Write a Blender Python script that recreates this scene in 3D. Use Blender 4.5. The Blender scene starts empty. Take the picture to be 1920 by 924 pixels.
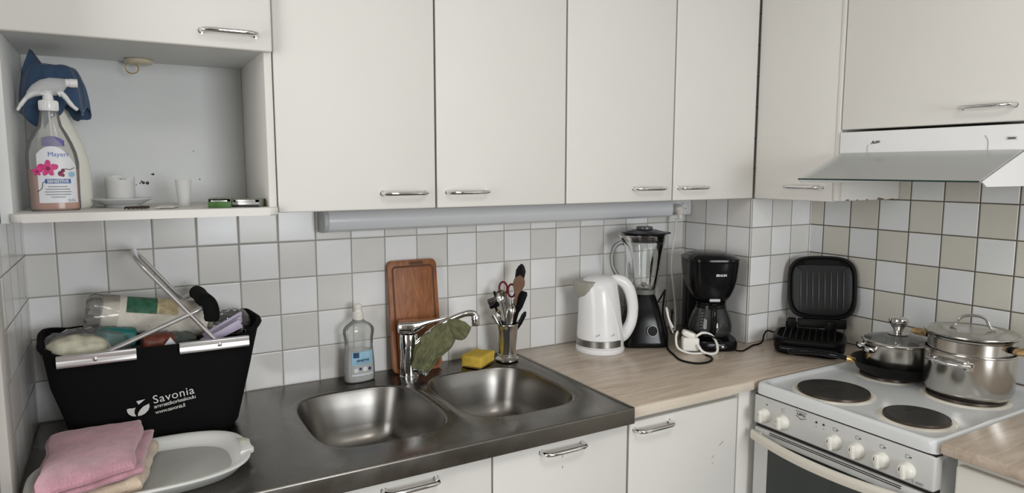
import bpy, bmesh, math, random
from mathutils import Vector, Matrix, noise
random.seed(7)
C = bpy.context.scene.collection
SC = bpy.context.scene
PI = math.pi

# ------------------------------------------------------------------ camera
cam_d = bpy.data.cameras.new('camera')
cam_d.sensor_width = 36.0
cam_d.lens = 36.0 * 1272.9 / 1920.0
cam_d.clip_start = 0.05
cam = bpy.data.objects.new('camera', cam_d)
C.objects.link(cam)
Rcam = (Matrix.Rotation(-0.5211, 4, 'Z') @ Matrix.Rotation(-0.1141, 4, 'X')
        @ Matrix.Rotation(-0.0004, 4, 'Y') @ Matrix.Rotation(PI / 2, 4, 'X'))
cam.matrix_world = Matrix.Translation((0.1995, -1.8979, 1.498)) @ Rcam
SC.camera = cam

# ------------------------------------------------------------------ light and exposure
SC.view_settings.view_transform = 'Standard'
SC.view_settings.look = 'None'
SC.view_settings.gamma = 1.0
SC.view_settings.use_curve_mapping = False
SC.view_settings.exposure = -0.53
world = bpy.data.worlds.new('daylight')
SC.world = world
world.use_nodes = True
world.node_tree.nodes['Background'].inputs[0].default_value = (0.80, 0.88, 1.0, 1)
world.node_tree.nodes['Background'].inputs[1].default_value = 1.2


def area(name, loc, rot, sx, sy, power, col):
    d = bpy.data.lights.new(name, 'AREA')
    d.shape = 'RECTANGLE'
    d.size = sx
    d.size_y = sy
    d.energy = power
    d.color = col
    o = bpy.data.objects.new(name, d)
    o.location = loc
    o.rotation_euler = rot
    C.objects.link(o)
    return o


WX0, WX1, WZ0, WZ1, WY = 0.55, 1.75, 0.95, 2.10, -4.2     # window opening behind the camera
area('window_daylight', ((WX0 + WX1) / 2, WY + 0.02, (WZ0 + WZ1) / 2), (PI / 2, 0, 0),
     WX1 - WX0 - 0.1, WZ1 - WZ0 - 0.1, 76.0, (0.95, 0.975, 1.0))
area('ceiling_fill_light', (0.9, -1.9, 2.44), (0, 0, 0), 0.5, 0.5, 11.0, (1.0, 0.95, 0.88))  # added fill from above, no such lamp is known
area('hall_fill_light', (-1.19, -1.30, 1.55), (PI / 2, 0, -PI / 2), 1.1, 1.6, 35.0, (1.0, 0.98, 0.95))  # added fill to brighten the right side, no such window is known

# ------------------------------------------------------------------ materials


def nodes_of(m):
    return m.node_tree.nodes, m.node_tree.links


def mat(name, col, rough=0.5, metal=0.0, noise_amt=0.0, noise_scale=8.0, bump=0.0, bump_scale=60.0,
        coat=0.0, trans=0.0, ior=1.45, alpha=1.0, sheen=0.0, spec=0.5, stretch=(1, 1, 1), rough_var=0.0, sss=0.0):
    m = bpy.data.materials.new(name)
    m.use_nodes = True
    N, L = nodes_of(m)
    b = N['Principled BSDF']
    b.inputs['Base Color'].default_value = (*col, 1)
    b.inputs['Roughness'].default_value = rough
    b.inputs['Metallic'].default_value = metal
    b.inputs['Coat Weight'].default_value = coat
    b.inputs['Coat Roughness'].default_value = 0.08
    b.inputs['Transmission Weight'].default_value = trans
    b.inputs['IOR'].default_value = ior
    b.inputs['Alpha'].default_value = alpha
    b.inputs['Sheen Weight'].default_value = sheen
    b.inputs['Specular IOR Level'].default_value = spec
    if sss:
        b.inputs['Subsurface Weight'].default_value = sss
        b.inputs['Subsurface Scale'].default_value = 0.01
    tc = N.new('ShaderNodeTexCoord')
    mp = N.new('ShaderNodeMapping')
    mp.inputs['Scale'].default_value = stretch
    L.new(tc.outputs['Object'], mp.inputs[0])
    if noise_amt or rough_var:
        nz = N.new('ShaderNodeTexNoise')
        nz.inputs['Scale'].default_value = noise_scale
        nz.inputs['Detail'].default_value = 6
        L.new(mp.outputs[0], nz.inputs['Vector'])
        if noise_amt:
            mr = N.new('ShaderNodeMapRange')
            mr.inputs['From Min'].default_value = 0.25
            mr.inputs['From Max'].default_value = 0.75
            mr.inputs['To Min'].default_value = 1 - noise_amt
            mr.inputs['To Max'].default_value = 1 + noise_amt
            L.new(nz.outputs['Fac'], mr.inputs['Value'])
            vm = N.new('ShaderNodeVectorMath')
            vm.operation = 'SCALE'
            vm.inputs[0].default_value = col
            L.new(mr.outputs[0], vm.inputs['Scale'])
            L.new(vm.outputs[0], b.inputs['Base Color'])
        if rough_var:
            mr2 = N.new('ShaderNodeMapRange')
            mr2.inputs['From Min'].default_value = 0.3
            mr2.inputs['From Max'].default_value = 0.7
            mr2.inputs['To Min'].default_value = max(0.02, rough - rough_var)
            mr2.inputs['To Max'].default_value = rough + rough_var
            L.new(nz.outputs['Fac'], mr2.inputs['Value'])
            L.new(mr2.outputs[0], b.inputs['Roughness'])
    if bump:
        nb = N.new('ShaderNodeTexNoise')
        nb.inputs['Scale'].default_value = bump_scale
        nb.inputs['Detail'].default_value = 4
        L.new(mp.outputs[0], nb.inputs['Vector'])
        bp = N.new('ShaderNodeBump')
        bp.inputs['Strength'].default_value = bump
        bp.inputs['Distance'].default_value = 0.002
        L.new(nb.outputs['Fac'], bp.inputs['Height'])
        L.new(bp.outputs[0], b.inputs['Normal'])
    return m


def math_node(N, L, op, a, b=None, c=None):
    n = N.new('ShaderNodeMath')
    n.operation = op
    for i, v in enumerate((a, b, c)):
        if v is None:
            continue
        if isinstance(v, (int, float)):
            n.inputs[i].default_value = v
        else:
            L.new(v, n.inputs[i])
    return n.outputs[0]


def tile_mat(name, ox, oy, parx, pary, light, beige, grout, groove=0.0016, size=0.1):
    """glazed 10 cm tiles laid as a loose checker; ox/oy: position of one joint along x / y"""
    m = bpy.data.materials.new(name)
    m.use_nodes = True
    N, L = nodes_of(m)
    b = N['Principled BSDF']
    g = N.new('ShaderNodeNewGeometry')
    sp = N.new('ShaderNodeSeparateXYZ')
    L.new(g.outputs['Position'], sp.inputs[0])
    sn = N.new('ShaderNodeSeparateXYZ')
    L.new(g.outputs['True Normal'], sn.inputs[0])
    ax = math_node(N, L, 'ABSOLUTE', sn.outputs['X'])
    facing_x = math_node(N, L, 'GREATER_THAN', ax, 0.5)
    ux = math_node(N, L, 'ADD', math_node(N, L, 'DIVIDE', math_node(N, L, 'SUBTRACT', sp.outputs['X'], ox), size), 40 + parx)
    uy = math_node(N, L, 'ADD', math_node(N, L, 'DIVIDE', math_node(N, L, 'SUBTRACT', oy, sp.outputs['Y']), size), 40 + pary)
    mx = N.new('ShaderNodeMix')
    mx.data_type = 'FLOAT'
    L.new(facing_x, mx.inputs['Factor'])
    L.new(ux, mx.inputs[2])
    L.new(uy, mx.inputs[3])
    u = mx.outputs[0]
    v = math_node(N, L, 'ADD', math_node(N, L, 'DIVIDE', math_node(N, L, 'SUBTRACT', 1.4, sp.outputs['Z']), size), 40)
    fu, fv = math_node(N, L, 'FLOOR', u), math_node(N, L, 'FLOOR', v)
    par = math_node(N, L, 'MODULO', math_node(N, L, 'ADD', fu, fv), 2.0)
    cu = math_node(N, L, 'ABSOLUTE', math_node(N, L, 'SUBTRACT', math_node(N, L, 'FRACT', u), 0.5))
    cv = math_node(N, L, 'ABSOLUTE', math_node(N, L, 'SUBTRACT', math_node(N, L, 'FRACT', v), 0.5))
    d = math_node(N, L, 'SUBTRACT', 0.5, math_node(N, L, 'MAXIMUM', cu, cv))   # distance to the nearest joint, in tiles
    k = groove / size
    gm = N.new('ShaderNodeMapRange')
    gm.inputs['From Min'].default_value = k * 0.75
    gm.inputs['From Max'].default_value = k * 1.25
    L.new(d, gm.inputs['Value'])
    is_tile = gm.outputs[0]
    cb = N.new('ShaderNodeCombineXYZ')
    L.new(fu, cb.inputs[0])
    L.new(fv, cb.inputs[1])
    wn = N.new('ShaderNodeTexWhiteNoise')
    L.new(cb.outputs[0], wn.inputs['Vector'])
    base = N.new('ShaderNodeMix')
    base.data_type = 'RGBA'
    base.inputs[6].default_value = (*beige, 1)
    base.inputs[7].default_value = (*light, 1)
    L.new(par, base.inputs['Factor'])
    tone = N.new('ShaderNodeMapRange')
    tone.inputs['To Min'].default_value = 0.965
    tone.inputs['To Max'].default_value = 1.03
    L.new(wn.outputs['Value'], tone.inputs['Value'])
    nz = N.new('ShaderNodeTexNoise')
    nz.inputs['Scale'].default_value = 22
    nz.inputs['Detail'].default_value = 5
    L.new(g.outputs['Position'], nz.inputs['Vector'])
    mot = N.new('ShaderNodeMapRange')
    mot.inputs['To Min'].default_value = 0.97
    mot.inputs['To Max'].default_value = 1.03
    L.new(nz.outputs['Fac'], mot.inputs['Value'])
    sc = N.new('ShaderNodeVectorMath')
    sc.operation = 'SCALE'
    L.new(base.outputs[2], sc.inputs[0])
    L.new(math_node(N, L, 'MULTIPLY', tone.outputs[0], mot.outputs[0]), sc.inputs['Scale'])
    nz2 = N.new('ShaderNodeTexNoise')
    nz2.inputs['Scale'].default_value = 9
    L.new(g.outputs['Position'], nz2.inputs['Vector'])
    gr = N.new('ShaderNodeMix')
    gr.data_type = 'RGBA'
    gr.inputs[6].default_value = (grout[0] * 0.7, grout[1] * 0.68, grout[2] * 0.64, 1)
    gr.inputs[7].default_value = (grout[0] * 1.25, grout[1] * 1.25, grout[2] * 1.25, 1)
    L.new(nz2.outputs['Fac'], gr.inputs['Factor'])
    fin = N.new('ShaderNodeMix')
    fin.data_type = 'RGBA'
    L.new(is_tile, fin.inputs['Factor'])
    L.new(gr.outputs[2], fin.inputs[6])
    L.new(sc.outputs[0], fin.inputs[7])
    L.new(fin.outputs[2], b.inputs['Base Color'])
    rg = N.new('ShaderNodeMapRange')
    rg.inputs['To Min'].default_value = 0.85
    rg.inputs['To Max'].default_value = 0.2
    L.new(is_tile, rg.inputs['Value'])
    L.new(rg.outputs[0], b.inputs['Roughness'])
    # pillowed tile edge + slightly uneven glaze
    hp = N.new('ShaderNodeMapRange')
    hp.interpolation_type = 'SMOOTHSTEP'
    hp.inputs['From Min'].default_value = k * 0.6
    hp.inputs['From Max'].default_value = k * 2.6
    L.new(d, hp.inputs['Value'])
    h2 = math_node(N, L, 'ADD', hp.outputs[0], math_node(N, L, 'MULTIPLY', nz.outputs['Fac'], 0.12))
    bp = N.new('ShaderNodeBump')
    bp.inputs['Strength'].default_value = 0.55
    bp.inputs['Distance'].default_value = 0.0012
    L.new(h2, bp.inputs['Height'])
    L.new(bp.outputs[0], b.inputs['Normal'])
    return m


def wood_mat(name, c1, c2, scale, stretch, rough=0.35, coat=0.0, dist=1.5, streak=None):
    m = bpy.data.materials.new(name)
    m.use_nodes = True
    N, L = nodes_of(m)
    b = N['Principled BSDF']
    tc = N.new('ShaderNodeTexCoord')
    mp = N.new('ShaderNodeMapping')
    mp.inputs['Scale'].default_value = stretch
    L.new(tc.outputs['Object'], mp.inputs[0])
    nz = N.new('ShaderNodeTexNoise')
    nz.inputs['Scale'].default_value = scale
    nz.inputs['Detail'].default_value = 9
    nz.inputs['Roughness'].default_value = 0.62
    nz.inputs['Distortion'].default_value = dist
    L.new(mp.outputs[0], nz.inputs['Vector'])
    r = N.new('ShaderNodeValToRGB')
    r.color_ramp.elements[0].position = 0.3
    r.color_ramp.elements[0].color = (*c1, 1)
    r.color_ramp.elements[1].position = 0.7
    r.color_ramp.elements[1].color = (*c2, 1)
    L.new(nz.outputs['Fac'], r.inputs[0])
    L.new(r.outputs[0], b.inputs['Base Color'])
    b.inputs['Roughness'].default_value = rough
    b.inputs['Coat Weight'].default_value = coat
    b.inputs['Coat Roughness'].default_value = 0.12
    bp = N.new('ShaderNodeBump')
    bp.inputs['Strength'].default_value = 0.08
    bp.inputs['Distance'].default_value = 0.001
    L.new(nz.outputs['Fac'], bp.inputs['Height'])
    L.new(bp.outputs[0], b.inputs['Normal'])
    return m


def glass_mat(name, col=(0.95, 0.98, 0.96), rough=0.02, mixf=0.82, spec_rough=0.05, ior=1.5):
    """thin clear glass or plastic: see-through with a surface reflection"""
    m = bpy.data.materials.new(name)
    m.use_nodes = True
    N, L = nodes_of(m)
    N.remove(N['Principled BSDF'])
    out = N['Material Output']
    tr = N.new('ShaderNodeBsdfTransparent')
    tr.inputs[0].default_value = (*col, 1)
    gl = N.new('ShaderNodeBsdfGlossy')
    gl.inputs['Roughness'].default_value = spec_rough
    df = N.new('ShaderNodeBsdfPrincipled')
    df.inputs['Base Color'].default_value = (*col, 1)
    df.inputs['Roughness'].default_value = 0.3
    fr = N.new('ShaderNodeFresnel')
    fr.inputs['IOR'].default_value = ior
    m1 = N.new('ShaderNodeMixShader')
    m1.inputs[0].default_value = 1 - mixf
    L.new(tr.outputs[0], m1.inputs[1])
    L.new(df.outputs[0], m1.inputs[2])
    m2 = N.new('ShaderNodeMixShader')
    L.new(fr.outputs[0], m2.inputs[0])
    L.new(m1.outputs[0], m2.inputs[1])
    L.new(gl.outputs[0], m2.inputs[2])
    L.new(m2.outputs[0], out.inputs['Surface'])
    return m


M = {}
M['paint'] = mat('cabinet_cream_paint', (0.73, 0.716, 0.68), 0.5, spec=0.35, noise_amt=0.02, noise_scale=2.5, bump=0.03, bump_scale=25)
M['paint2'] = mat('cabinet_side_paint', (0.72, 0.70, 0.64), 0.5, spec=0.35, noise_amt=0.03, noise_scale=3, bump=0.03, bump_scale=25)
M['niche'] = mat('niche_white_panel', (0.70, 0.715, 0.71), 0.5, noise_amt=0.045, noise_scale=5, bump=0.05, bump_scale=12)
M['white_wall'] = mat('wall_paint', (0.34, 0.30, 0.26), 0.8, noise_amt=0.03, noise_scale=3)
M['ceil'] = mat('ceiling_paint', (0.70, 0.69, 0.66), 0.8)
M['floor'] = mat('floor_vinyl', (0.14, 0.11, 0.08), 0.5, noise_amt=0.15, noise_scale=6)
M['chrome'] = mat('chrome', (0.78, 0.78, 0.78), 0.09, 1.0)
M['steel'] = mat('brushed_steel', (0.56, 0.545, 0.51), 0.22, 1.0, noise_amt=0.04, noise_scale=6, rough_var=0.04)
M['sink'] = mat('sink_steel', (0.17, 0.16, 0.145), 0.28, 1.0, noise_amt=0.10, noise_scale=9, rough_var=0.08, bump=0.05, bump_scale=40)
M['bowl'] = mat('sink_bowl_steel', (0.24, 0.23, 0.215), 0.30, 1.0, noise_amt=0.03, noise_scale=14, rough_var=0.03, bump=0.02, bump_scale=60)
M['worktop'] = wood_mat('laminate_beige_wood', (0.42, 0.335, 0.26), (0.60, 0.51, 0.42), 5.0, (1, 8, 8), 0.26, dist=0.8)
M['worktop_edge'] = wood_mat('laminate_edge', (0.60, 0.52, 0.42), (0.72, 0.64, 0.54), 5.0, (1, 8, 8), 0.35, dist=0.8)
M['board'] = wood_mat('cutting_board_wood', (0.17, 0.050, 0.014), (0.38, 0.145, 0.045), 6.0, (5, 5, 0.8), 0.5, dist=2.5)
M['board_groove'] = mat('board_groove', (0.10, 0.035, 0.014), 0.6)
M['spoon_wood'] = wood_mat('spoon_wood', (0.10, 0.048, 0.025), (0.19, 0.10, 0.055), 20, (3, 3, 0.5), 0.6)
M['white_pl'] = mat('white_plastic', (0.80, 0.80, 0.80), 0.22, noise_amt=0.015, noise_scale=12)
M['white_pl2'] = mat('warm_white_plastic', (0.78, 0.76, 0.70), 0.3)
M['cord_white'] = mat('white_cord', (0.78, 0.77, 0.72), 0.4)
M['black'] = mat('black_plastic', (0.006, 0.006, 0.0065), 0.14, spec=0.22)
M['black_m'] = mat('black_matte', (0.005, 0.005, 0.005), 0.42, bump=0.05, spec=0.14)
M['black_fab'] = mat('black_nylon_fabric', (0.005, 0.005, 0.0055), 0.9, spec=0.15, bump=0.25, bump_scale=220)
M['foam'] = mat('black_foam', (0.004, 0.004, 0.004), 0.9, bump=0.2, spec=0.2)
M['nonstick'] = mat('nonstick_coating', (0.011, 0.0125, 0.012), 0.42, spec=0.3, bump=0.05)
M['hob'] = mat('cast_iron_hotplate', (0.022, 0.019, 0.017), 0.5, noise_amt=0.3, noise_scale=30, bump=0.06, bump_scale=90)
M['alu'] = mat('aluminium_satin', (0.78, 0.77, 0.77), 0.3, 0.85)
M['grey_pl'] = mat('lamp_diffuser', (0.70, 0.72, 0.745), 0.25)
M['grey_cap'] = mat('lamp_end_cap', (0.50, 0.53, 0.53), 0.4)
M['enamel'] = mat('stove_enamel', (0.66, 0.68, 0.69), 0.2, noise_amt=0.02)
M['panel'] = mat('stove_panel', (0.55, 0.555, 0.54), 0.42, noise_amt=0.02)
M['knob'] = mat('ivory_knob', (0.74, 0.725, 0.66), 0.3)
M['ivory'] = mat('ivory_strip', (0.62, 0.59, 0.52), 0.4, noise_amt=0.03)
M['dark_glass'] = mat('oven_glass', (0.02, 0.026, 0.023), 0.08, coat=0.3)
M['dark'] = mat('dark_gap', (0.012, 0.011, 0.01), 0.7)  # gap shade as a dark colour; plinths, slots and holes share it
M['stain'] = mat('burnt_enamel', (0.68, 0.65, 0.57), 0.35, noise_amt=0.25, noise_scale=16)
M['ring'] = mat('hotplate_ring', (0.085, 0.065, 0.05), 0.35, 0.8, noise_amt=0.4, noise_scale=25)
M['glass'] = glass_mat('clear_glass', (0.975, 0.99, 0.98), mixf=0.975)
M['hood_glass'] = glass_mat('hood_glass', (0.95, 0.975, 0.965), mixf=0.58, spec_rough=0.12, ior=1.2)
M['glass_edge'] = mat('glass_edge', (0.02, 0.05, 0.04), 0.2)
M['smoke'] = glass_mat('carafe_glass', (0.40, 0.42, 0.41), mixf=0.92)
M['clear_pl'] = glass_mat('clear_plastic', (0.92, 0.93, 0.92), mixf=0.84, spec_rough=0.1)
M['frost'] = mat('frosted_plastic', (0.85, 0.85, 0.84), 0.5, alpha=0.42, spec=0.3)
M['film'] = glass_mat('plastic_film', (0.93, 0.93, 0.92), mixf=0.90, spec_rough=0.08)
M['spray_liquid'] = mat('peach_liquid', (0.66, 0.30, 0.20), 0.15, noise_amt=0.03)
M['label_white'] = mat('label_white', (0.70, 0.71, 0.74), 0.4)
M['label_blue'] = mat('label_blue', (0.05, 0.12, 0.42), 0.4)
M['label_lblue'] = mat('label_light_blue', (0.30, 0.52, 0.66), 0.4, noise_amt=0.15, noise_scale=40)
M['label_navy'] = mat('label_navy', (0.015, 0.05, 0.12), 0.4)
M['label_purple'] = mat('label_purple', (0.10, 0.06, 0.30), 0.4)
M['pink_petal'] = mat('petal_pink', (0.62, 0.045, 0.22), 0.5, noise_amt=0.25, noise_scale=70)
M['petal_dark'] = mat('petal_dark', (0.22, 0.01, 0.06), 0.5)
M['text_grey'] = mat('print_grey', (0.22, 0.23, 0.26), 0.6)
M['text_white'] = mat('print_white', (0.62, 0.62, 0.60), 0.6)
M['text_dark'] = mat('print_dark', (0.03, 0.03, 0.03), 0.5)
M['blue_cloth'] = mat('blue_microfibre', (0.040, 0.078, 0.145), 0.95, noise_amt=0.12, noise_scale=30, bump=0.35, bump_scale=120, sheen=0.3)
M['green_cloth'] = mat('green_cloth', (0.125, 0.128, 0.062), 0.95, noise_amt=0.4, noise_scale=60, bump=0.4, bump_scale=160, sheen=0.2)
M['pink_towel'] = mat('pink_terry', (0.48, 0.25, 0.30), 0.95, noise_amt=0.12, noise_scale=50, bump=0.9, bump_scale=260, sheen=0.4)
M['beige_towel'] = mat('beige_terry', (0.50, 0.40, 0.31), 0.95, noise_amt=0.28, noise_scale=35, bump=0.9, bump_scale=240, sheen=0.3)
M['sponge'] = mat('yellow_sponge', (0.62, 0.43, 0.06), 0.9, noise_amt=0.18, noise_scale=40, bump=0.8, bump_scale=170)
M['sponge_dark'] = mat('sponge_scourer', (0.16, 0.085, 0.02), 0.9, bump=0.8, bump_scale=120)
M['tray'] = mat('tray_white_plastic', (0.66, 0.67, 0.65), 0.35, noise_amt=0.03, noise_scale=6)
M['tray_in'] = mat('tray_inside', (0.42, 0.43, 0.41), 0.45, noise_amt=0.12, noise_scale=7)
M['paper'] = mat('kitchen_paper', (0.72, 0.68, 0.60), 0.9, noise_amt=0.08, noise_scale=90, bump=0.8, bump_scale=140)
M['green_lab'] = mat('green_label', (0.035, 0.13, 0.075), 0.5, noise_amt=0.5, noise_scale=60)
M['map_lab'] = mat('patterned_label', (0.50, 0.42, 0.25), 0.5, noise_amt=0.45, noise_scale=70)
M['teal'] = mat('teal_wrap', (0.01, 0.15, 0.14), 0.4, noise_amt=0.2, noise_scale=20)
M['rust'] = mat('rust_wrap', (0.16, 0.04, 0.022), 0.5, noise_amt=0.3, noise_scale=30)
M['lilac'] = mat('lilac_wrap', (0.42, 0.37, 0.50), 0.4, noise_amt=0.1)
M['cream_bag'] = mat('cream_package', (0.58, 0.56, 0.44), 0.6, noise_amt=0.18, noise_scale=60)
M['wax'] = mat('candle_wax', (0.78, 0.77, 0.74), 0.5, sss=0.3)
M['china'] = mat('white_china', (0.72, 0.74, 0.75), 0.12)
M['pack_green'] = mat('pack_green', (0.05, 0.13, 0.03), 0.45, noise_amt=0.3, noise_scale=80)
M['pack_top'] = mat('pack_top_print', (0.24, 0.27, 0.20), 0.5, noise_amt=0.6, noise_scale=130)
M['trinket'] = mat('dark_trinket', (0.05, 0.035, 0.025), 0.35, 0.4, noise_amt=0.6, noise_scale=150)
M['cream_pl'] = mat('yellowed_plastic', (0.70, 0.62, 0.46), 0.4)
M['red'] = mat('dark_red_plastic', (0.13, 0.008, 0.014), 0.3)
M['brass'] = mat('heat_stained_brass', (0.62, 0.42, 0.16), 0.3, 0.7, noise_amt=0.3, noise_scale=60)
M['burnt_wood'] = wood_mat('scorched_wood_handle', (0.06, 0.025, 0.01), (0.66, 0.45, 0.20), 14, (3, 3, 3), 0.5, dist=1.0)
M['chip'] = mat('exposed_chipboard', (0.20, 0.13, 0.07), 0.9, noise_amt=0.4, noise_scale=120)
M['mould'] = mat('dark_spot', (0.06, 0.06, 0.06), 0.9)

TL, TB = (0.82, 0.825, 0.825), (0.71, 0.70, 0.67)
M['tiles_back'] = tile_mat('glazed_tiles_back', 0.06, 0.0, 0, 0, TL, TB, (0.36, 0.345, 0.315))
M['tiles_left'] = tile_mat('glazed_tiles_left', 0.06, -0.05, 0, 1, TL, (0.70, 0.69, 0.66), (0.34, 0.33, 0.31))
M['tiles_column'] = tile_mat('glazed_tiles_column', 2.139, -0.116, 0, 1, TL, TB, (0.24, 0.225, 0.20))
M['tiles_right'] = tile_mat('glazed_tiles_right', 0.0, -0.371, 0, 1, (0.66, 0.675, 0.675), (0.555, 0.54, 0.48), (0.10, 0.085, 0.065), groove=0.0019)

# ------------------------------------------------------------------ mesh helpers


def new():
    return bmesh.new()


def obj(name, bm, m, parent=None, loc=None, smooth=True, angle=0.6, recalc=True):
    if recalc:
        bmesh.ops.recalc_face_normals(bm, faces=bm.faces[:])
    if smooth:
        for f in bm.faces:
            f.smooth = True
        for e in bm.edges:
            if len(e.link_faces) == 2 and e.calc_face_angle(0) > angle:
                e.smooth = False
    me = bpy.data.meshes.new(name)
    bm.to_mesh(me)
    bm.free()
    ms = m if isinstance(m, (list, tuple)) else [m]
    for x in ms:
        me.materials.append(x)
    o = bpy.data.objects.new(name, me)
    C.objects.link(o)
    if parent is not None:
        o.parent = parent
    if loc is not None:
        o.location = loc
    return o


def thing(name, label, cat, loc=(0, 0, 0), rz=0.0, group=None):
    o = bpy.data.objects.new(name, None)
    o.empty_display_size = 0.05
    C.objects.link(o)
    o.location = loc
    o.rotation_euler = (0, 0, rz)
    o['label'] = label
    o['category'] = cat
    if group:
        o['group'] = group
    return o


def tag(o, label, cat, group=None):
    o['label'] = label
    o['category'] = cat
    if group:
        o['group'] = group
    return o


def struct(name, bm, m, label=None):
    o = obj(name, bm, m)
    o['kind'] = 'structure'
    if label:
        o['label'] = label
    return o


def box(bm, x0, x1, y0, y1, z0, z1, bev=0.0, seg=2):
    r = bmesh.ops.create_cube(bm, size=1)
    vs = r['verts']
    for v in vs:
        v.co = Vector((x0 + (v.co.x + .5) * (x1 - x0), y0 + (v.co.y + .5) * (y1 - y0), z0 + (v.co.z + .5) * (z1 - z0)))
    if bev > 0:
        es = list({e for v in vs for e in v.link_edges})
        bmesh.ops.bevel(bm, geom=es, offset=bev, segments=seg, profile=0.5, affect='EDGES')
    return bm


def lathe(bm, prof, n=48, c=(0, 0, 0), sx=1.0, sy=1.0, mi=0):
    rings = []
    for (r, z) in prof:
        if r < 1e-6:
            rings.append([bm.verts.new((c[0], c[1], c[2] + z))])
        else:
            rings.append([bm.verts.new((c[0] + r * sx * math.cos(2 * PI * i / n), c[1] + r * sy * math.sin(2 * PI * i / n), c[2] + z)) for i in range(n)])
    for a, b in zip(rings, rings[1:]):
        for i in range(n):
            j = (i + 1) % n
            q = [a[i % len(a)], a[j % len(a)], b[j % len(b)], b[i % len(b)]]
            q = list(dict.fromkeys(q))
            if len(q) >= 3:
                try:
                    bm.faces.new(q).material_index = mi
                except ValueError:
                    pass
    return bm


def loft(bm, loops, cap0=True, cap1=True, close=True, mi=0):
    R = [[bm.verts.new(p) for p in lp] for lp in loops]
    n = len(R[0])
    for a, b in zip(R, R[1:]):
        for i in range(n if close else n - 1):
            j = (i + 1) % n
            bm.faces.new((a[i], a[j], b[j], b[i])).material_index = mi
    if cap0:
        bm.faces.new(R[0][::-1]).material_index = mi
    if cap1:
        bm.faces.new(R[-1]).material_index = mi
    return bm


def sup(a, b, n=48, k=2.6, c=(0, 0), z=0.0, ph=0.0):
    """superellipse loop in the xy plane"""
    out = []
    for i in range(n):
        t = 2 * PI * i / n + ph
        ct, st = math.cos(t), math.sin(t)
        out.append(Vector((c[0] + a * math.copysign(abs(ct) ** (2 / k), ct), c[1] + b * math.copysign(abs(st) ** (2 / k), st), z)))
    return out


def cr(pts, sub=8, closed=False):
    """Catmull-Rom through the points"""
    P = [Vector(p) for p in pts]
    n = len(P)
    out = []
    rng = range(n if closed else n - 1)
    for i in rng:
        p0 = P[(i - 1) % n] if closed or i > 0 else P[0] * 2 - P[1]
        p1, p2 = P[i], P[(i + 1) % n]
        p3 = P[(i + 2) % n] if closed or i + 2 < n else P[-1] * 2 - P[-2]
        for s in range(sub):
            t = s / sub
            out.append(0.5 * ((2 * p1) + (-p0 + p2) * t + (2 * p0 - 5 * p1 + 4 * p2 - p3) * t * t + (-p0 + 3 * p1 - 3 * p2 + p3) * t ** 3))
    if not closed:
        out.append(P[-1])
    return out


def sweep(bm, pts, r, n=12, closed=False, w=1.0, h=1.0, up=None, mi=0):
    """tube along pts; r: number or list; w/h flatten the section (h along the 'up' hint)"""
    P = [Vector(p) for p in pts]
    m = len(P)
    rs = r if isinstance(r, (list, tuple)) else [r] * m
    T = []
    for i in range(m):
        a = P[(i - 1) % m] if (closed or i > 0) else P[i]
        b = P[(i + 1) % m] if (closed or i < m - 1) else P[i]
        d = b - a
        T.append(d.normalized() if d.length > 1e-9 else Vector((0, 0, 1)))
    ref = Vector(up) if up else (Vector((0, 0, 1)) if abs(T[0].z) < 0.9 else Vector((1, 0, 0)))
    nrm = (ref - T[0] * ref.dot(T[0])).normalized()
    rings = []
    for i in range(m):
        if i > 0:
            if up:
                q = Vector(up) - T[i] * Vector(up).dot(T[i])
                if q.length > 0.05:
                    nrm = q.normalized()
            else:
                nrm = (nrm - T[i] * nrm.dot(T[i]))
                nrm = nrm.normalized() if nrm.length > 1e-6 else Vector((1, 0, 0))
        bi = T[i].cross(nrm)
        rings.append([bm.verts.new(P[i] + (nrm * math.cos(2 * PI * j / n) * h + bi * math.sin(2 * PI * j / n) * w) * rs[i]) for j in range(n)])
    k = m if closed else m - 1
    for i in range(k):
        a, b = rings[i], rings[(i + 1) % m]
        for j in range(n):
            q = (j + 1) % n
            bm.faces.new((a[j], a[q], b[q], b[j])).material_index = mi
    if not closed:
        bm.faces.new(rings[0][::-1]).material_index = mi
        bm.faces.new(rings[-1]).material_index = mi
    return bm


def prism(bm, poly, axis, a0, a1, bev=0.0):
    """extrude a polygon given in the two other axes along 'axis' from a0 to a1"""
    def mk(p, a):
        return {'x': (a, p[0], p[1]), 'y': (p[0], a, p[1]), 'z': (p[0], p[1], a)}[axis]
    A = [bm.verts.new(mk(p, a0)) for p in poly]
    B = [bm.verts.new(mk(p, a1)) for p in poly]
    fs = [bm.faces.new(A), bm.faces.new(B[::-1])]
    n = len(poly)
    for i in range(n):
        fs.append(bm.faces.new((A[i], B[i], B[(i + 1) % n], A[(i + 1) % n])))
    if bev > 0:
        es = list({e for f in fs for e in f.edges})
        bmesh.ops.bevel(bm, geom=es, offset=bev, segments=2, profile=0.5, affect='EDGES')
    return bm


def text_bm(s, size, depth=0.0003, bold=0.0, align='LEFT', shear=0.0, spacing=1.0):
    """letters as a mesh in the xz plane facing -y, starting at the origin"""
    cu = bpy.data.curves.new('lettering', 'FONT')
    cu.body = s
    cu.size = size
    cu.extrude = depth
    cu.offset = bold
    cu.align_x = align
    cu.shear = shear
    cu.space_character = spacing
    cu.resolution_u = 3
    to = bpy.data.objects.new('lettering', cu)
    C.objects.link(to)
    dg = bpy.context.evaluated_depsgraph_get()
    me = to.evaluated_get(dg).to_mesh()
    bm = bmesh.new()
    bm.from_mesh(me)
    to.evaluated_get(dg).to_mesh_clear()
    bpy.data.objects.remove(to)
    bpy.data.curves.remove(cu)
    bmesh.ops.transform(bm, matrix=Matrix.Rotation(PI / 2, 4, 'X'), verts=bm.verts[:])
    return bm


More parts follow.
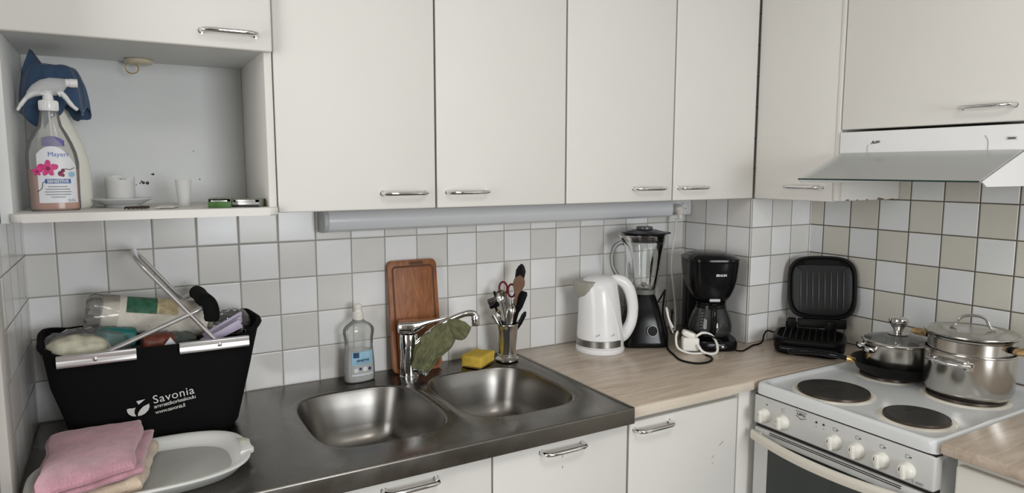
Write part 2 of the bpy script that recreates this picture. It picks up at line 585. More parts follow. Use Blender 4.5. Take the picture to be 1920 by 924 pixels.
def merge(dst, src, mtx=None):
    if mtx is not None:
        bmesh.ops.transform(src, matrix=mtx, verts=src.verts[:])
    me = bpy.data.meshes.new('tmp')
    src.to_mesh(me)
    src.free()
    dst.from_mesh(me)
    bpy.data.meshes.remove(me)
    return dst


def nz(p, s=1.0, seed=0.0):
    return noise.noise(Vector((p[0] * s + seed, p[1] * s + seed * 1.7, p[2] * s - seed)))


def slab(bm, corners, z0, h, n=36, p=5.0, amp=0.004, fs=18.0, seed=0.0, top=None, wav=0.004):
    """soft folded cloth: rounded quad pad. corners: four (x,y) counter-clockwise; top(u,v) adds height"""
    c = [Vector((a[0], a[1], 0)) for a in corners]
    T, B = [], []
    for i in range(n + 1):
        rt, rb = [], []
        for j in range(n + 1):
            u = 0.5 - 0.5 * math.cos(PI * i / n)
            v = 0.5 - 0.5 * math.cos(PI * j / n)
            q = (c[0] * (1 - u) + c[1] * u) * (1 - v) + (c[3] * (1 - u) + c[2] * u) * v
            e = max(abs(2 * u - 1), abs(2 * v - 1))
            th = max(0.0, 1 - e ** p) ** 0.5
            q2 = q + Vector((nz(q, fs, seed), nz(q, fs, seed + 9), 0)) * wav
            ex = top(u, v) if top else 0.0
            zt = z0 + h * (0.5 + 0.5 * th) + (ex + nz(q, fs, seed + 3) * amp + nz(q, fs * 2.7, seed + 5) * amp * 0.4)
            zb = z0 + h * (0.5 - 0.5 * th)
            edge = i in (0, n) or j in (0, n)
            t = bm.verts.new((q2.x, q2.y, zt))
            rt.append(t)
            rb.append(t if edge else bm.verts.new((q2.x, q2.y, zb)))
        T.append(rt)
        B.append(rb)
    for i in range(n):
        for j in range(n):
            bm.faces.new((T[i][j], T[i + 1][j], T[i + 1][j + 1], T[i][j + 1]))
            q = [B[i][j], B[i][j + 1], B[i + 1][j + 1], B[i + 1][j]]
            try:
                bm.faces.new(q)
            except ValueError:
                pass
    return bm


def bunch(bm, axis, wd, dp, wdir, n=56, waves=5, wamp=0.16, seed=0.0, twist=0.0):
    """bunched hanging cloth: wavy flattened sections along an axis; wdir: unit vector of the width"""
    A = cr(axis, 6)
    m = len(A)
    W = Vector(wdir).normalized()
    loops = []
    for i, q in enumerate(A):
        t = i / (m - 1) * (len(wd) - 1)
        k = min(int(t), len(wd) - 2)
        f = t - k
        w = wd[k] * (1 - f) + wd[k + 1] * f
        d = dp[k] * (1 - f) + dp[k + 1] * f
        tan = (A[min(i + 1, m - 1)] - A[max(i - 1, 0)]).normalized()
        wv = (W - tan * W.dot(tan)).normalized()
        dv = tan.cross(wv)
        lp = []
        for j in range(n):
            a = 2 * PI * j / n
            rr = 1 + wamp * math.sin(waves * a + seed + twist * i / m + 1.3 * math.sin(3 * i / m + seed)) + 0.5 * wamp * math.sin((2 * waves + 1) * a + 2 * seed + 2 * i / m) + 0.5 * wamp * nz(q + wv * math.cos(a) * .03, 30, seed)
            lp.append(q + wv * math.cos(a) * w * rr + dv * math.sin(a) * d * rr)
        loops.append(lp)
    loft(bm, loops)
    return bm

# ================================================================== SETTING
XR = 2.346
struct('wall_back', box(new(), -0.1, XR + 0.1, 0, 0.1, 0, 2.5), M['tiles_back'])
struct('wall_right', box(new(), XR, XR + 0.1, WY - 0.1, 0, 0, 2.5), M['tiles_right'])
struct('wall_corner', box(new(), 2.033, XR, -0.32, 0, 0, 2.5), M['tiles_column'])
struct('wall_left', box(new(), -0.1, 0.0, -0.405, 0, 0, 2.5), M['tiles_left'])
b = new()
box(b, -0.1, 0.004, -0.47, -0.4055, 0, 2.5, 0.004)
box(b, -0.1, -0.012, -0.52, -0.4705, 0, 2.5, 0.003)
struct('trim_1', b, mat('trim_paint', (0.56, 0.54, 0.51), 0.5, noise_amt=0.04), 'off white painted edge where the tiled left wall ends')
struct('floor', box(new(), -1.3, XR + 0.1, WY - 0.1, 0.1, -0.05, 0), M['floor'])
struct('ceiling', box(new(), -1.3, XR + 0.1, WY - 0.1, 0.1, 2.5, 2.55), M['ceil'])
b = new()
box(b, -1.3, -1.2, WY, -1.88, 0, 2.5)
box(b, -1.3, -1.2, -0.72, -0.521, 0, 2.5)
box(b, -1.3, -1.2, -1.88, -0.72, 0, 0.72)  # opening added for the hall fill light
box(b, -1.3, -1.2, -1.88, -0.72, 2.38, 2.5)
box(b, -1.2, -0.1, -0.56, -0.521, 0, 2.5)
struct('wall_hall', b, M['white_wall'])
b = new()
box(b, -1.3, WX0, WY - 0.1, WY, 0, 2.5)
box(b, WX1, XR, WY - 0.1, WY, 0, 2.5)
box(b, WX0, WX1, WY - 0.1, WY, 0, WZ0)
box(b, WX0, WX1, WY - 0.1, WY, WZ1, 2.5)
struct('wall_front', b, M['white_wall'])
b = new()
for (x0, x1, z0, z1) in ((WX0, WX0 + .05, WZ0, WZ1), (WX1 - .05, WX1, WZ0, WZ1), (WX0 + .05, WX1 - .05, WZ0, WZ0 + .05), (WX0 + .05, WX1 - .05, WZ1 - .05, WZ1)):
    box(b, x0, x1, WY - 0.07, WY - 0.02, z0, z1)
struct('window_1', b, M['white_pl2'])
b = new()
for (y0, y1, z0, z1) in ((-1.88, -1.84, .72, 2.38), (-.76, -.72, .72, 2.38), (-1.84, -.76, .72, .76), (-1.84, -.76, 2.34, 2.38)):
    box(b, -1.27, -1.22, y0, y1, z0, z1)
struct('fill_window', b, M['white_pl2'])  # made-up frame around the hall fill light, out of view
tag(obj('fill_light_housing', box(new(), .62, 1.18, -2.18, -1.62, 2.446, 2.499, .01), M['white_pl']), 'added square white housing for the ceiling fill light, out of view', 'lamp')  # unseen box added above the ceiling fill light

# ================================================================== CABINETS


def bar_handle(parent, c, length, axis, out, r=0.0052, proj=0.027, name='handle'):
    """chrome bow handle; axis: unit vector along the bar, out: unit vector away from the door"""
    a, o = Vector(axis), Vector(out)
    c = Vector(c)
    h = length / 2
    pts = [c - a * h, c - a * h + o * proj * .55, c - a * (h - .003) + o * proj * .85, c - a * (h - .012) + o * proj,
           c - a * (h * .4) + o * proj * 1.03, c + a * (h * .4) + o * proj * 1.03,
           c + a * (h - .012) + o * proj, c + a * (h - .003) + o * proj * .85, c + a * h + o * proj * .55, c + a * h]
    bm = sweep(new(), pts, r, n=12)
    for s in (-1, 1):
        q = c + a * h * s
        sweep(bm, [q + o * 0.0002, q + o * 0.0016], 0.0066, n=16)
    return obj(name, bm, M['chrome'], parent)


def yz_box(*a, **k):
    return box(new(), *a, **k)


def upper(name, label, x0, x1, hx, zb=1.4, zt=2.2, side='back'):
    t = thing('wall_cabinet', label, 'cabinet', (x0, 0, zb), group=None)
    W = x1 - x0
    bd = new()
    box(bd, 0.001, W - 0.001, -0.3095, -0.001, 0.005, zt - zb, 0.001)
    obj('body', bd, M['paint2'], t)
    d = obj('door', box(new(), 0.0015, W - 0.0015, -0.33, -0.3105, 0, zt - zb, 0.0035, 3), M['paint'], t)
    bar_handle(d, (hx - x0, -0.33, 0.039), 0.108, (1, 0, 0), (0, -1, 0))
    return t


upper('', 'widest cream wall cabinet, directly right of the open shelf niche', 0.5, 0.8815, 0.796)
upper('', 'cream wall cabinet above the faucet, handle at its lower left corner', 0.8835, 1.272, 0.966)
upper('', 'cream wall cabinet above the utensil cup and kettle, handle at its lower right', 1.274, 1.668, 1.568)
upper('', 'narrower cream wall cabinet above the coffee maker, last before the corner', 1.670, 2.026, 1.746)

# corner cabinet on the right wall, its door facing left
t = thing('wall_cabinet', 'tall cream corner cabinet with chipped bottom edge, left of the range hood', 'cabinet', (2.03, -0.332, 1.4))
obj('body', box(new(), 0.0205, 0.314, -0.286, -0.001, 0.003, 0.8, 0.001), M['paint2'], t)
b = new()
box(b, -0.001, 0.0195, -0.302, -0.2885, 0.003, 0.8, 0.002)
box(b, 0.0197, 0.314, -0.302, -0.2865, 0.003, 0.8, 0.001)
sp = obj('side_panel', b, M['paint'], t)
b = new()
for (cx, w, h) in ((0.052, .02, .004), (0.10, .009, .003), (0.148, .011, .0035), (0.212, .026, .0065), (0.228, .016, .004), (0.275, .03, .002)):
    pts = [(cx + w / 2 * math.cos(a) * (1 + .3 * nz((a, cx, 0), 3)), 0.0029 + max(0, h * math.sin(a) * (1 + .5 * nz((a, cx, 2), 4)))) for a in [PI * i / 9 for i in range(10)]]
    b = new()
    prism(b, pts, 'y', -0.3025, -0.30205)
    obj('chipped_edge', b, M['chip'], sp, smooth=False)
d = obj('door', box(new(), 0.0, 0.0195, -0.2875, 0.0, 0, 0.8, 0.003, 3), M['paint'], t)
bar_handle(d, (0.0, -0.192, 0.042), 0.12, (0, 1, 0), (-1, 0, 0))
# cabinet above the hood
t = thing('wall_cabinet', 'large cream wall cabinet directly above the range hood', 'cabinet', (2.03, -0.636, 1.610))
obj('body', box(new(), 0.0205, 0.314, -0.5, -0.001, 0.003, 0.6, 0.001), M['paint2'], t)
d = obj('door', box(new(), 0.0, 0.0195, -0.5, -0.001, 0, 0.6, 0.0035, 3), M['paint'], t)
bar_handle(d, (0.0, -0.387, 0.038), 0.118, (0, 1, 0), (-1, 0, 0))

# left unit: cupboard above an open shelf niche
t = thing('shelf_cabinet', 'cream cabinet at far left with a flap door above an open niche', 'cabinet', (0.0, 0, 1.397))
ZN = 0.353
b = new()
box(b, 0.001, 0.021, -0.327, -0.001, -0.002, ZN + .6, 0.0015)
sp = obj('side_panel', b, M['niche'], t)
sp2 = obj('side_panel', box(new(), 0.482, 0.4985, -0.327, -0.001, -0.002, ZN + .6, 0.0015), M['paint'], t)
b = new()
n_out = []
x0, x1, yb, yf, rr = 0.0215, 0.4995, -0.013, -0.352, 0.022
pts = [(x0 + .001, yb), (0.4815, yb), (0.4815, -0.3275), (x1, -0.3275)]
pts += [(x1 - rr * (1 - math.cos(a)), yf + rr * (1 - math.sin(a))) for a in [i * PI / 12 for i in range(1, 7)]]
pts += [(x0 + rr * (1 - math.sin(a)) - .006, yf + rr * (1 - math.cos(a))) for a in [i * PI / 12 for i in range(0, 7)]]
prism(b, pts, 'z', 0.0, 0.0165, 0.003)
obj('shelf', b, M['paint'], t)
obj('back_panel', box(new(), 0.0215, 0.4815, -0.012, -0.002, -0.002, ZN + .6, 0), M['niche'], t)
obj('niche_top', box(new(), 0.0215, 0.4815, -0.308, -0.0125, ZN, ZN + 0.016, 0), M['niche'], t)
b = new()
for (x, z, r) in ((.2655, .0625, .0035), (.262, .066, .0022), (.2585, .0618, .0018), (.274, .0618, .004), (.2875, .083, .0028), (.2845, .083, .0016), (.25, .058, .0013), (.391, .07, .0016), (.38, .14, .0013), (.0735, .36, .001)):
    b = lathe(new(), [(0, 0), (r, 0), (0, .0003)], 9)
    bmesh.ops.transform(b, matrix=Matrix.Translation((x - .018, -0.0124, z + .004)) @ Matrix.Rotation(PI / 2, 4, 'X'), verts=b.verts[:])
    obj('mould_spot', b, M['mould'], t, smooth=False)
d = obj('flap_door', box(new(), -0.03, 0.4975, -0.3475, -0.3285, ZN - 0.004, ZN + .6, 0.004, 3), M['paint'], t)
bar_handle(d, (0.412, -0.3475, ZN + 0.027), 0.105, (1, 0, 0), (0, -1, 0))


def base(label, x0, x1, hx, hw=0.118, zt=0.855):
    t = thing('base_cabinet', label, 'cabinet', (x0, 0, 0.0))
    W = x1 - x0
    sinky = .5 < x0 < 1.2
    bd = box(new(), 0.0005, W - 0.0005, -0.5755, -0.001, 0.1, 0.732 if sinky else 0.8625 if x1 < 1.3 else 0.8705, 0.001)
    if sinky:
        box(bd, 0.0005, W - 0.0005, -0.5755, -0.55, 0.725, 0.8625, 0.001)
    obj('body', bd, M['paint2'], t)
    obj('plinth', box(new(), 0.0005, W - 0.0005, -0.53, -0.01, 0.0, 0.099), M['dark'], t)
    if hx is None:
        return t
    d = obj('door', box(new(), 0.0015, W - 0.0015, -0.596, -0.577, 0.105, zt, 0.0035, 3), M['paint'], t)
    bar_handle(d, (hx - x0, -0.596, 0.832), hw, (1, 0, 0), (0, -1, 0))
    return t


base('cream base cabinet under the drainer, mostly below the picture edge', 0.001, 0.506, 0.40)
base('cream base cabinet under the left sink bowl', 0.507, 0.896, 0.697)
bc = base('cream base cabinet under the right sink bowl, two small scratches below its handle', 0.897, 1.2895, 1.085)
base('cream base cabinet under the wooden worktop, grey scuff marks on its door', 1.2935, 1.690, 1.368, zt=0.852)
tag(obj('filler_panel', box(new(), 1.693, 1.85, -0.596, -0.02, 0.0, 0.8705, 0.002), M['paint']),
    'narrow cream filler panel between base cabinet door and stove', 'panel')
for o in [x for x in C.objects if x.name.startswith('door')]:
    if o.parent and o.parent.name.startswith('base_cabinet'):
        if abs(o.parent.location.x - 0.897) < .01:
            for z in (.806, .778):
                obj('scratch', box(new(), 0.1900, 0.1915, -0.5963, -0.59605, z, z + .006), M['text_dark'], o, smooth=False)
        if abs(o.parent.location.x - 1.2935) < .01:
            for (x, z, l, a) in ((.325, .722, .017, .6), (.298, .690, .009, .9), (.30, .676, .004, .2)):
                obj('scuff_mark', prism(new(), [(x, z), (x + l, z + l * a), (x + l, z + l * a + .0024), (x + .003, z + .0045)], 'y', -0.5963, -0.59605), M['text_grey'], o, smooth=False)
# base cabinet right of the stove (door faces left)
t = thing('base_cabinet', 'cream base cabinet at right edge, right of the stove', 'cabinet', (1.735, -1.1385, 0.0))
obj('body', box(new(), 0.0405, 0.609, -0.6, -0.001, 0.1, 0.8705, 0.001), M['paint2'], t)
obj('plinth', box(new(), 0.06, 0.6, -0.6, -0.001, 0.0, 0.099), M['dark'], t)
obj('door', box(new(), 0.018, 0.038, -0.5985, -0.0085, 0.105, 0.853, 0.006, 3), M['paint2'], t)

# ================================================================== WORKTOPS AND SINK


def worktop_mesh(poly, z0, z1, bev):
    return prism(new(), poly, 'z', z0, z1, bev)


b = prism(new(), [(1.291, -0.0015), (2.0315, -0.0015), (2.0315, -0.3215), (2.3445, -0.3215), (2.3445, -0.612), (1.291, -0.612)], 'z', 0.8715, 0.9, 0.0035)
for f in b.faces:
    pass
wt = tag(obj('worktop', b, M['worktop']), 'beige wood laminate worktop between steel sink and stove', 'worktop')
obj('front_edging', box(new(), 1.2915, 1.7325, -0.6135, -0.6121, 0.8722, 0.8975, 0.0005), M['worktop_edge'], wt)
b = prism(new(), [(1.735, -1.1205), (2.3445, -1.1205), (2.3445, -1.75), (1.735, -1.75)], 'z', 0.8715, 0.9, 0.006)
tag(obj('worktop', b, M['worktop']), 'beige wood laminate worktop at lower right, right of the stove', 'worktop')

t = thing('double_sink', 'stainless steel sink top with two bowls and a flat drainer on the left', 'sink', (0, 0, 0.9))
XE = 1.290


def ray_rect(cx, cy, x0, x1, y0, y1, ang):
    dx, dy = math.cos(ang), math.sin(ang)
    ts = []
    if dx > 1e-9: ts.append((x1 - cx) / dx)
    if dx < -1e-9: ts.append((x0 - cx) / dx)
    if dy > 1e-9: ts.append((y1 - cy) / dy)
    if dy < -1e-9: ts.append((y0 - cy) / dy)
    q = min(ts)
    return Vector((cx + dx * q, cy + dy * q, 0))


def bowl_cell(bt, bb, X0, X1, Y0, Y1, cx, cy, a, bh, k=3.6, depth=0.155):
    n = 160
    # angles including the exact rectangle corners
    angs = sorted([2 * PI * i / n for i in range(n)] + [math.atan2(y - cy, x - cx) % (2 * PI) for x in (X0, X1) for y in (Y0, Y1)])
    def se(aa, bb_, ang, z, kk=k):
        ct, st = math.cos(ang), math.sin(ang)
        r = (abs(ct / aa) ** kk + abs(st / bb_) ** kk) ** (-1 / kk)
        return Vector((cx + r * ct, cy + r * st, z))
    L0 = [ray_rect(cx, cy, X0, X1, Y0, Y1, g) for g in angs]
    def inside(v, m=0.004):
        return Vector((min(max(v.x, X0 + m), X1 - m), min(max(v.y, Y0 + m), Y1 - m), v.z))
    top = [L0, [inside(se(a + .024, bh + .022, g, 0.0), .002) for g in angs], [inside(se(a + .018, bh + .017, g, -0.0018)) for g in angs],
           [inside(se(a + .008, bh + .008, g, -0.0018), .006) for g in angs], [se(a + .003, bh + .003, g, -0.0022) for g in angs], [se(a, bh, g, -0.0052) for g in angs]]
    loft(bt, top, False, False)
    wall = [[se(a, bh, g, -0.0052) for g in angs]]
    for (ins, z, kk) in ((.003, -.012, k), (.012, -.05, 3.4), (.022, -.095, 3.3), (.030, -.122, 3.2), (.042, -.139, 3.1), (.058, -.149, 3.0), (.08, -.154, 2.8), (.11, -.156, 2.5)):
        wall.append([se(a - ins, bh - ins, g, z, kk) for g in angs])
    wall.append([Vector((cx + .04 * math.cos(g), cy + .04 * math.sin(g), -.158)) for g in angs])
    wall.append([Vector((cx + .036 * math.cos(g), cy + .036 * math.sin(g), -.161)) for g in angs])
    loft(bb, wall, False, True)


YF, YB = -0.6195, -0.0016
XM0, XM1 = 0.50, 0.8825
bt = new()
bowls = []
for (X0, X1, cx, cy, a, bh) in ((XM0, XM1, 0.7035, -0.313, 0.158, 0.193), (XM1, XE - .012, 1.0675, -0.313, 0.163, 0.193)):
    bb = new()
    bowl_cell(bt, bb, X0, X1, YF + .006, YB, cx, cy, a, bh)
    bowls.append((bb, cx, cy))
# drainer
G = 14
gv = [[bt.verts.new((0.002 + (XM0 - 0.002) * i / G, (YF + .006) + (YB - YF - .006) * j / G, 0)) for j in range(G + 1)] for i in range(G + 1)]
for i in range(G):
    for j in range(G):
        bt.faces.new((gv[i][j], gv[i + 1][j], gv[i + 1][j + 1], gv[i][j + 1]))
# raised front edge, turned down
prof = [(YF + .006, 0), (YF + .0035, .0012), (YF + .0012, .0015), (YF - .0008, 0), (YF - .0015, -.003), (YF - .0015, -.040), (YF + .004, -.0405), (YF + .004, -.037)]
loft(bt, [[Vector((x, y, z)) for (y, z) in prof] for x in (0.002, XE - .012, XE - .001)], False, False, close=False)
# raised right edge
prof = [(XE - .012, 0), (XE - .009, .0022), (XE - .004, .0028), (XE - .0008, .0014), (XE, -.003), (XE, -.028)]
loft(bt, [[Vector((x, y, z)) for (x, z) in prof] for y in (YF, YF + .02, YB)], False, False, close=False)
prism(bt, [(YF, -.0005), (YF, -.040), (YF + .03, -.027), (YF + .03, -.004)], 'x', XE - .003, XE - .0005)
obj('sink_top', bt, M['sink'], t, angle=0.9, recalc=True)
for bb, cx, cy in bowls:
    o = obj('bowl', bb, M['bowl'], t, angle=1.2)
    b = lathe(new(), [(0, -.1605), (.012, -.1605), (.014, -.1595), (.030, -.1590), (.034, -.1575), (.0375, -.157), (.039, -.1578)], 40, (cx, cy, 0))
    obj('drain', b, M['chrome'], o)
for side in ():
    pass

# ================================================================== STOVE
SX, SY0, SY1 = 1.735, -0.6165, -1.1175   # front plane, left side, right side
t = thing('stove', 'white electric stove with four hotplates and six ivory knobs', 'stove', (SX, SY0, 0))
D = XR - SX - 0.004
Wd = SY0 - SY1
b = new()
box(b, 0.03, D, -Wd + .004, -0.004, 0.02, 0.866, 0.002)
obj('body', b, M['enamel'], t)
# hob: plate with raised rounded rim
cx, cy = D / 2 - .002, -Wd / 2
A, B_ = D / 2 + .002, Wd / 2
loops = []
for (ins, z) in ((0.0, 0.8665), (-0.0, 0.872), (0.0, 0.889), (0.0025, 0.8965), (0.007, 0.8990), (0.012, 0.8985), (0.020, 0.8930), (0.027, 0.8895), (0.06, 0.889), (0.2, 0.889)):
    loops.append(sup(A - ins, B_ - ins, 144, 28 if ins < .01 else 16 if ins < .03 else 10, (cx, cy), z, ph=0.0001))
b = new()
loft(b, loops, True, True)
ho = obj('hob_top', b, M['enamel'], t, angle=0.9)
ZH = 0.889


def plate(x, y, r, lab):
    x, y = x - SX, y - SY0
    b = lathe(new(), [(r + .016, 0.0), (r + .012, .0022), (r + .006, .0036), (r + .0015, .003), (r - .001, .0)], 72, (x, y, ZH - .0002))
    hp = obj('hotplate', lathe(new(), [(r - .0015, .0), (r - .0015, .0075), (r - .004, .0098), (r - .012, .0102), (.028, .0098), (.0265, .0086), (0, .0084)], 72, (x, y, ZH)), M['hob'], t)
    obj('enamel_surround', b, M['stain'], hp)
    obj('plate_ring', lathe(new(), [(r - .0012, .001), (r - .0012, .0086), (r + .0006, .0088), (r + .0012, .005), (r + .0012, .001)], 72, (x, y, ZH)), M['ring'], hp)


plate(1.862, -0.772, 0.090, '')
plate(1.860, -0.998, 0.0725, '')
plate(2.135, -0.757, 0.0725, '')
plate(2.138, -0.970, 0.090, '')
# control panel
obj('control_panel', box(new(), -0.004, 0.029, -Wd + .001, -0.001, 0.779, 0.8625, 0.006, 3), M['panel'], t)
obj('top_gap_shade', box(new(), 0.0, 0.0285, -Wd + .003, -.003, .8585, .8662), M['dark'], t)  # dark strip standing in for shade between hob and panel
K = [(-0.656, .811), (-0.717, .8115), (-0.872, .811), (-0.933, .811), (-0.995, .811), (-1.056, .810)]
for (y, z) in K:
    b = lathe(new(), [(.0205, 0), (.0205, .002), (.0195, .006), (.0175, .011), (.0155, .0145), (.012, .017), (0, .0178)], 40)
    box(b, -.0172, .0172, -.0050, .0050, .008, .0235, 0.003, 3)
    bmesh.ops.transform(b, matrix=Matrix.Rotation(.10, 4, 'Z'), verts=b.verts[:])
    mt = Matrix.Translation((-0.0042, y - SY0, z)) @ Matrix.Rotation(-PI / 2, 4, 'Y')
    bmesh.ops.transform(b, matrix=mt, verts=b.verts[:])
    kn = obj('knob', b, M['knob'], t)
    # black pointer mark at the upper left of each knob
    m_ = new()
    arc = [Vector((-.0200, .0148 * math.cos(a), .0148 * math.sin(a))) for a in [1.0 + .1 * i for i in range(9)]]
    arc = [Vector((-0.0042 - (.0105 + .0065 * (1 - i / 8)), y - SY0 + .0105 + .003 * math.sin(i / 8 * 2.2), z - .003 + .016 * i / 8)) for i in range(9)]
    arc = [Vector((-0.0042 - .0168 + .0008 * i / 6, y - SY0 + .0098 - .0030 * (i / 6) ** 2, z - .001 + .0120 * i / 6)) for i in range(7)]
    sweep(m_, arc, .0013, n=6)
    obj('pointer', m_, M['text_dark'], kn)
# pictograms above the knobs
for (y, z) in K:
    b = new()
    yy = y - SY0
    if abs(y + .717) > .01:
        box(b, -.0046, -.0041, yy - .008, yy - .003, z + .0305, z + .0335)
    if abs(y + .656) > .01:
        for (a0, a1, c0, c1) in ((-.004, .006, .036, .0366), (-.004, .006, .028, .0286), (.0054, .006, .028, .0366)):
            box(b, -.0045, -.0041, yy + a0, yy + a1, z + c0, z + c1)
    obj('pictogram', b, M['text_dark'], t, smooth=False)
for y in (-.818, -.839):
    b = lathe(new(), [(0, 0), (.0032, 0), (.0028, .0012), (0, .0012)], 14)
    bmesh.ops.transform(b, matrix=Matrix.Translation((-.004, y - SY0, .8445)) @ Matrix.Rotation(-PI / 2, 4, 'Y'), verts=b.verts[:])
    obj('indicator_light', b, M['text_dark'], t, smooth=False)
    obj('pictogram', box(new(), -.0045, -.0041, y - SY0 - .0012, y - SY0 + .0012, .832, .8345), M['text_grey'], t, smooth=False)
RZ = Matrix.Rotation(-PI / 2, 4, 'Z')   # text facing -y turned to face -x, running towards -y
b = text_bm('UPO', .0125, .0002, .0004, 'CENTER', spacing=1.0)
for v in b.verts:
    v.co.z *= 0.8
merge(b, prism(new(), [(-.017, -.002), (-.009, -.004), (0, -.0085), (.009, -.004), (.017, -.002), (.017, -.0032), (.009, -.0055), (0, -.0105), (-.009, -.0055), (-.017, -.0032)], 'y', -.0002, .0002))
merge(b, prism(new(), [(-.017, .0105), (.017, .0105), (.017, .0117), (-.017, .0117)], 'y', -.0002, .0002))
bmesh.ops.transform(b, matrix=Matrix.Translation((-.0044, -.772 - SY0, .846)) @ RZ, verts=b.verts[:])
obj('logo', b, M['text_dark'], t, smooth=False)
b = text_bm('E 4005', .0095, .0002, .0001, 'LEFT')
bmesh.ops.transform(b, matrix=Matrix.Translation((-.0044, -1.068 - SY0, .7855)) @ RZ, verts=b.verts[:])
obj('lettering', b, M['text_grey'], t, smooth=False)
# oven door
dr = obj('oven_door', box(new(), 0.0, 0.029, -Wd + .003, -0.003, 0.20, 0.768, 0.004), M['panel'], t)
obj('door_gap_shade', box(new(), 0.006, 0.0285, -Wd + .004, -.004, .769, .7785), M['dark'], t)  # shade above the oven door, put in as a dark box
obj('oven_glass', box(new(), -0.0012, -0.0002, -Wd + .045, -.052, .25, .742, .0004), M['dark_glass'], dr)
for z in (.7625, .7575):
    obj('vent_slot', box(new(), -.0012, -.0003, -Wd + .075, -.055, z, z + .0022), M['dark'], dr, smooth=False)
# bowed handle strip across the door top
lp = []
NN = 40
for i in range(NN + 1):
    s = i / NN
    y = -.004 - (Wd - .008) * s
    bow = 4 * s * (1 - s)
    xo = -.012 - .036 * bow
    zc = .7475 - .004 * bow
    hh, tt = .0125, .0045
    lp.append([Vector((xo - tt, y, zc - hh)), Vector((xo - tt - .0015, y, zc)), Vector((xo - tt, y, zc + hh - .003)), Vector((xo - tt + .003, y, zc + hh)),
               Vector((xo + tt, y, zc + hh)), Vector((xo + tt, y, zc - hh))])
b = loft(new(), lp)
for yy in (-.02, -Wd + .02):
    box(b, -.016, -.0003, yy - .012, yy + .012, .7385, .757, .002)
obj('door_handle', b, M['ivory'], dr, angle=0.8)
obj('drawer', box(new(), 0.0, 0.029, -Wd + .003, -0.003, 0.03, 0.195, 0.004), M['enamel'], t)

# ================================================================== RANGE HOOD
HY0, HY1 = -0.6385, -1.113
t = thing('range_hood', 'white range hood with tilted glass visor above the stove', 'range hood', (2.03, HY0, 1.458))
HW = HY0 - HY1
obj('body', box(new(), 0.012, 0.314, -HW + .004, -0.004, 0.040, 0.146, 0.002), M['white_pl'], t)
obj('front_panel', box(new(), -0.006, 0.011, -HW, 0.0, 0.083, 0.1445, 0.0025, 3), M['white_pl'], t)
obj('grease_filter', box(new(), 0.03, 0.30, -HW + .03, -.03, 0.034, 0.0395), M['grey_pl'], t)
for s, yy in ((1, -.0005), (-1, -HW + .0005)):
    y0, y1 = (yy - .004, yy) if s > 0 else (yy, yy + .004)
    poly = [(-.174, .004), (-.166, .0), (.314, .0), (.314, .0395), (.013, .0395), (.011, .0825), (-.003, .0825), (-.186, .011)]
    obj('side_wing', prism(new(), poly, 'y', y0 if s < 0 else y0, y1, .0006), M['white_pl'], t, smooth=False)
b = new()
g0, g1 = Vector((-.190, 0, .0135)), Vector((-.004, 0, .0865))
dn = Vector((-(g1 - g0).z, 0, (g1 - g0).x)).normalized()
ya, yb_ = -.0056, -HW + .0056
q = [g0, g1, g1 - dn * .003, g0 - dn * .003]
prism(b, [(v.x, v.z) for v in q], 'y', yb_, ya)
vis = obj('glass_visor', b, M['hood_glass'], t, smooth=False)
b = new()
q = [g0 + Vector((-.0012, 0, -.0006)) - dn * .0032, g0 + Vector((-.0012, 0, -.0006)) + dn * .0003, g0 - dn * -.0003 + Vector((-.0001, 0, 0)), g0 - dn * .0032]
prism(b, [(v.x, v.z) for v in q], 'y', yb_, ya)
obj('glass_edge', b, M['glass_edge'], vis, smooth=False)
b = new()
box(b, -.0072, -.0062, -.455, -.433, .108, .1165, .0004)
la = obj('badge', b, M['panel'], t)
b = new()
box(b, -.0079, -.0073, -.452, -.436, .1105, .1135)
obj('badge_frame', b, M['text_dark'], la, smooth=False)
b = text_bm('Auto', .0125, .0002, .0003, 'CENTER', shear=.45)
bmesh.ops.transform(b, matrix=Matrix.Translation((-.0066, -.108, .110)) @ RZ @ Matrix.Rotation(-.12, 4, 'Y'), verts=b.verts[:])
obj('lettering', b, M['text_dark'], t, smooth=False)
b = new()
sweep(b, cr([(-.0064, -.088, .107), (-.0065, -.085, .098), (-.0064, -.087, .0845)], 4), .0006, n=5)
obj('scratch', b, M['text_grey'], t)
b = new()
sweep(b, cr([(-.0064, -.385, .121), (-.0065, -.393, .108), (-.0064, -.3935, .0845)], 4), .0006, n=5)
obj('scratch', b, M['text_grey'], t)

# ================================================================== UNDER-CABINET LAMP WITH SOCKETS
t = thing('strip_light', 'long grey white tube lamp mounted under the wall cabinets', 'lamp', (0.668, -0.001, 1.325))
Lw = 1.245
sec = [(-.0, .062), (-.050, .062), (-.062, .058), (-.070, .048), (-.0735, .034), (-.0725, .020), (-.066, .008), (-.055, .001), (-.035, -.001), (-.0, -.001)]
obj('diffuser', prism(new(), sec, 'x', 0.012, Lw), M['grey_pl'], t, angle=0.5)
sec2 = [(y * 1.02, (z - .03) * 1.03 + .03) for (y, z) in sec]
obj('end_cap', prism(new(), sec2, 'x', 0.0, 0.0115, .001), M['grey_cap'], t, angle=0.5)
b = new()
box(b, Lw + .0005, 2.032 - .668, -.045, -.0005, .004, .060, .008, 4)
so = obj('socket_housing', b, M['white_pl'], t)
b = new()
box(b, Lw + .012, 2.032 - .668 - .018, -.0485, -.0455, .010, .046, .0014)
fr = obj('socket_frame', b, M['grey_pl'], so)
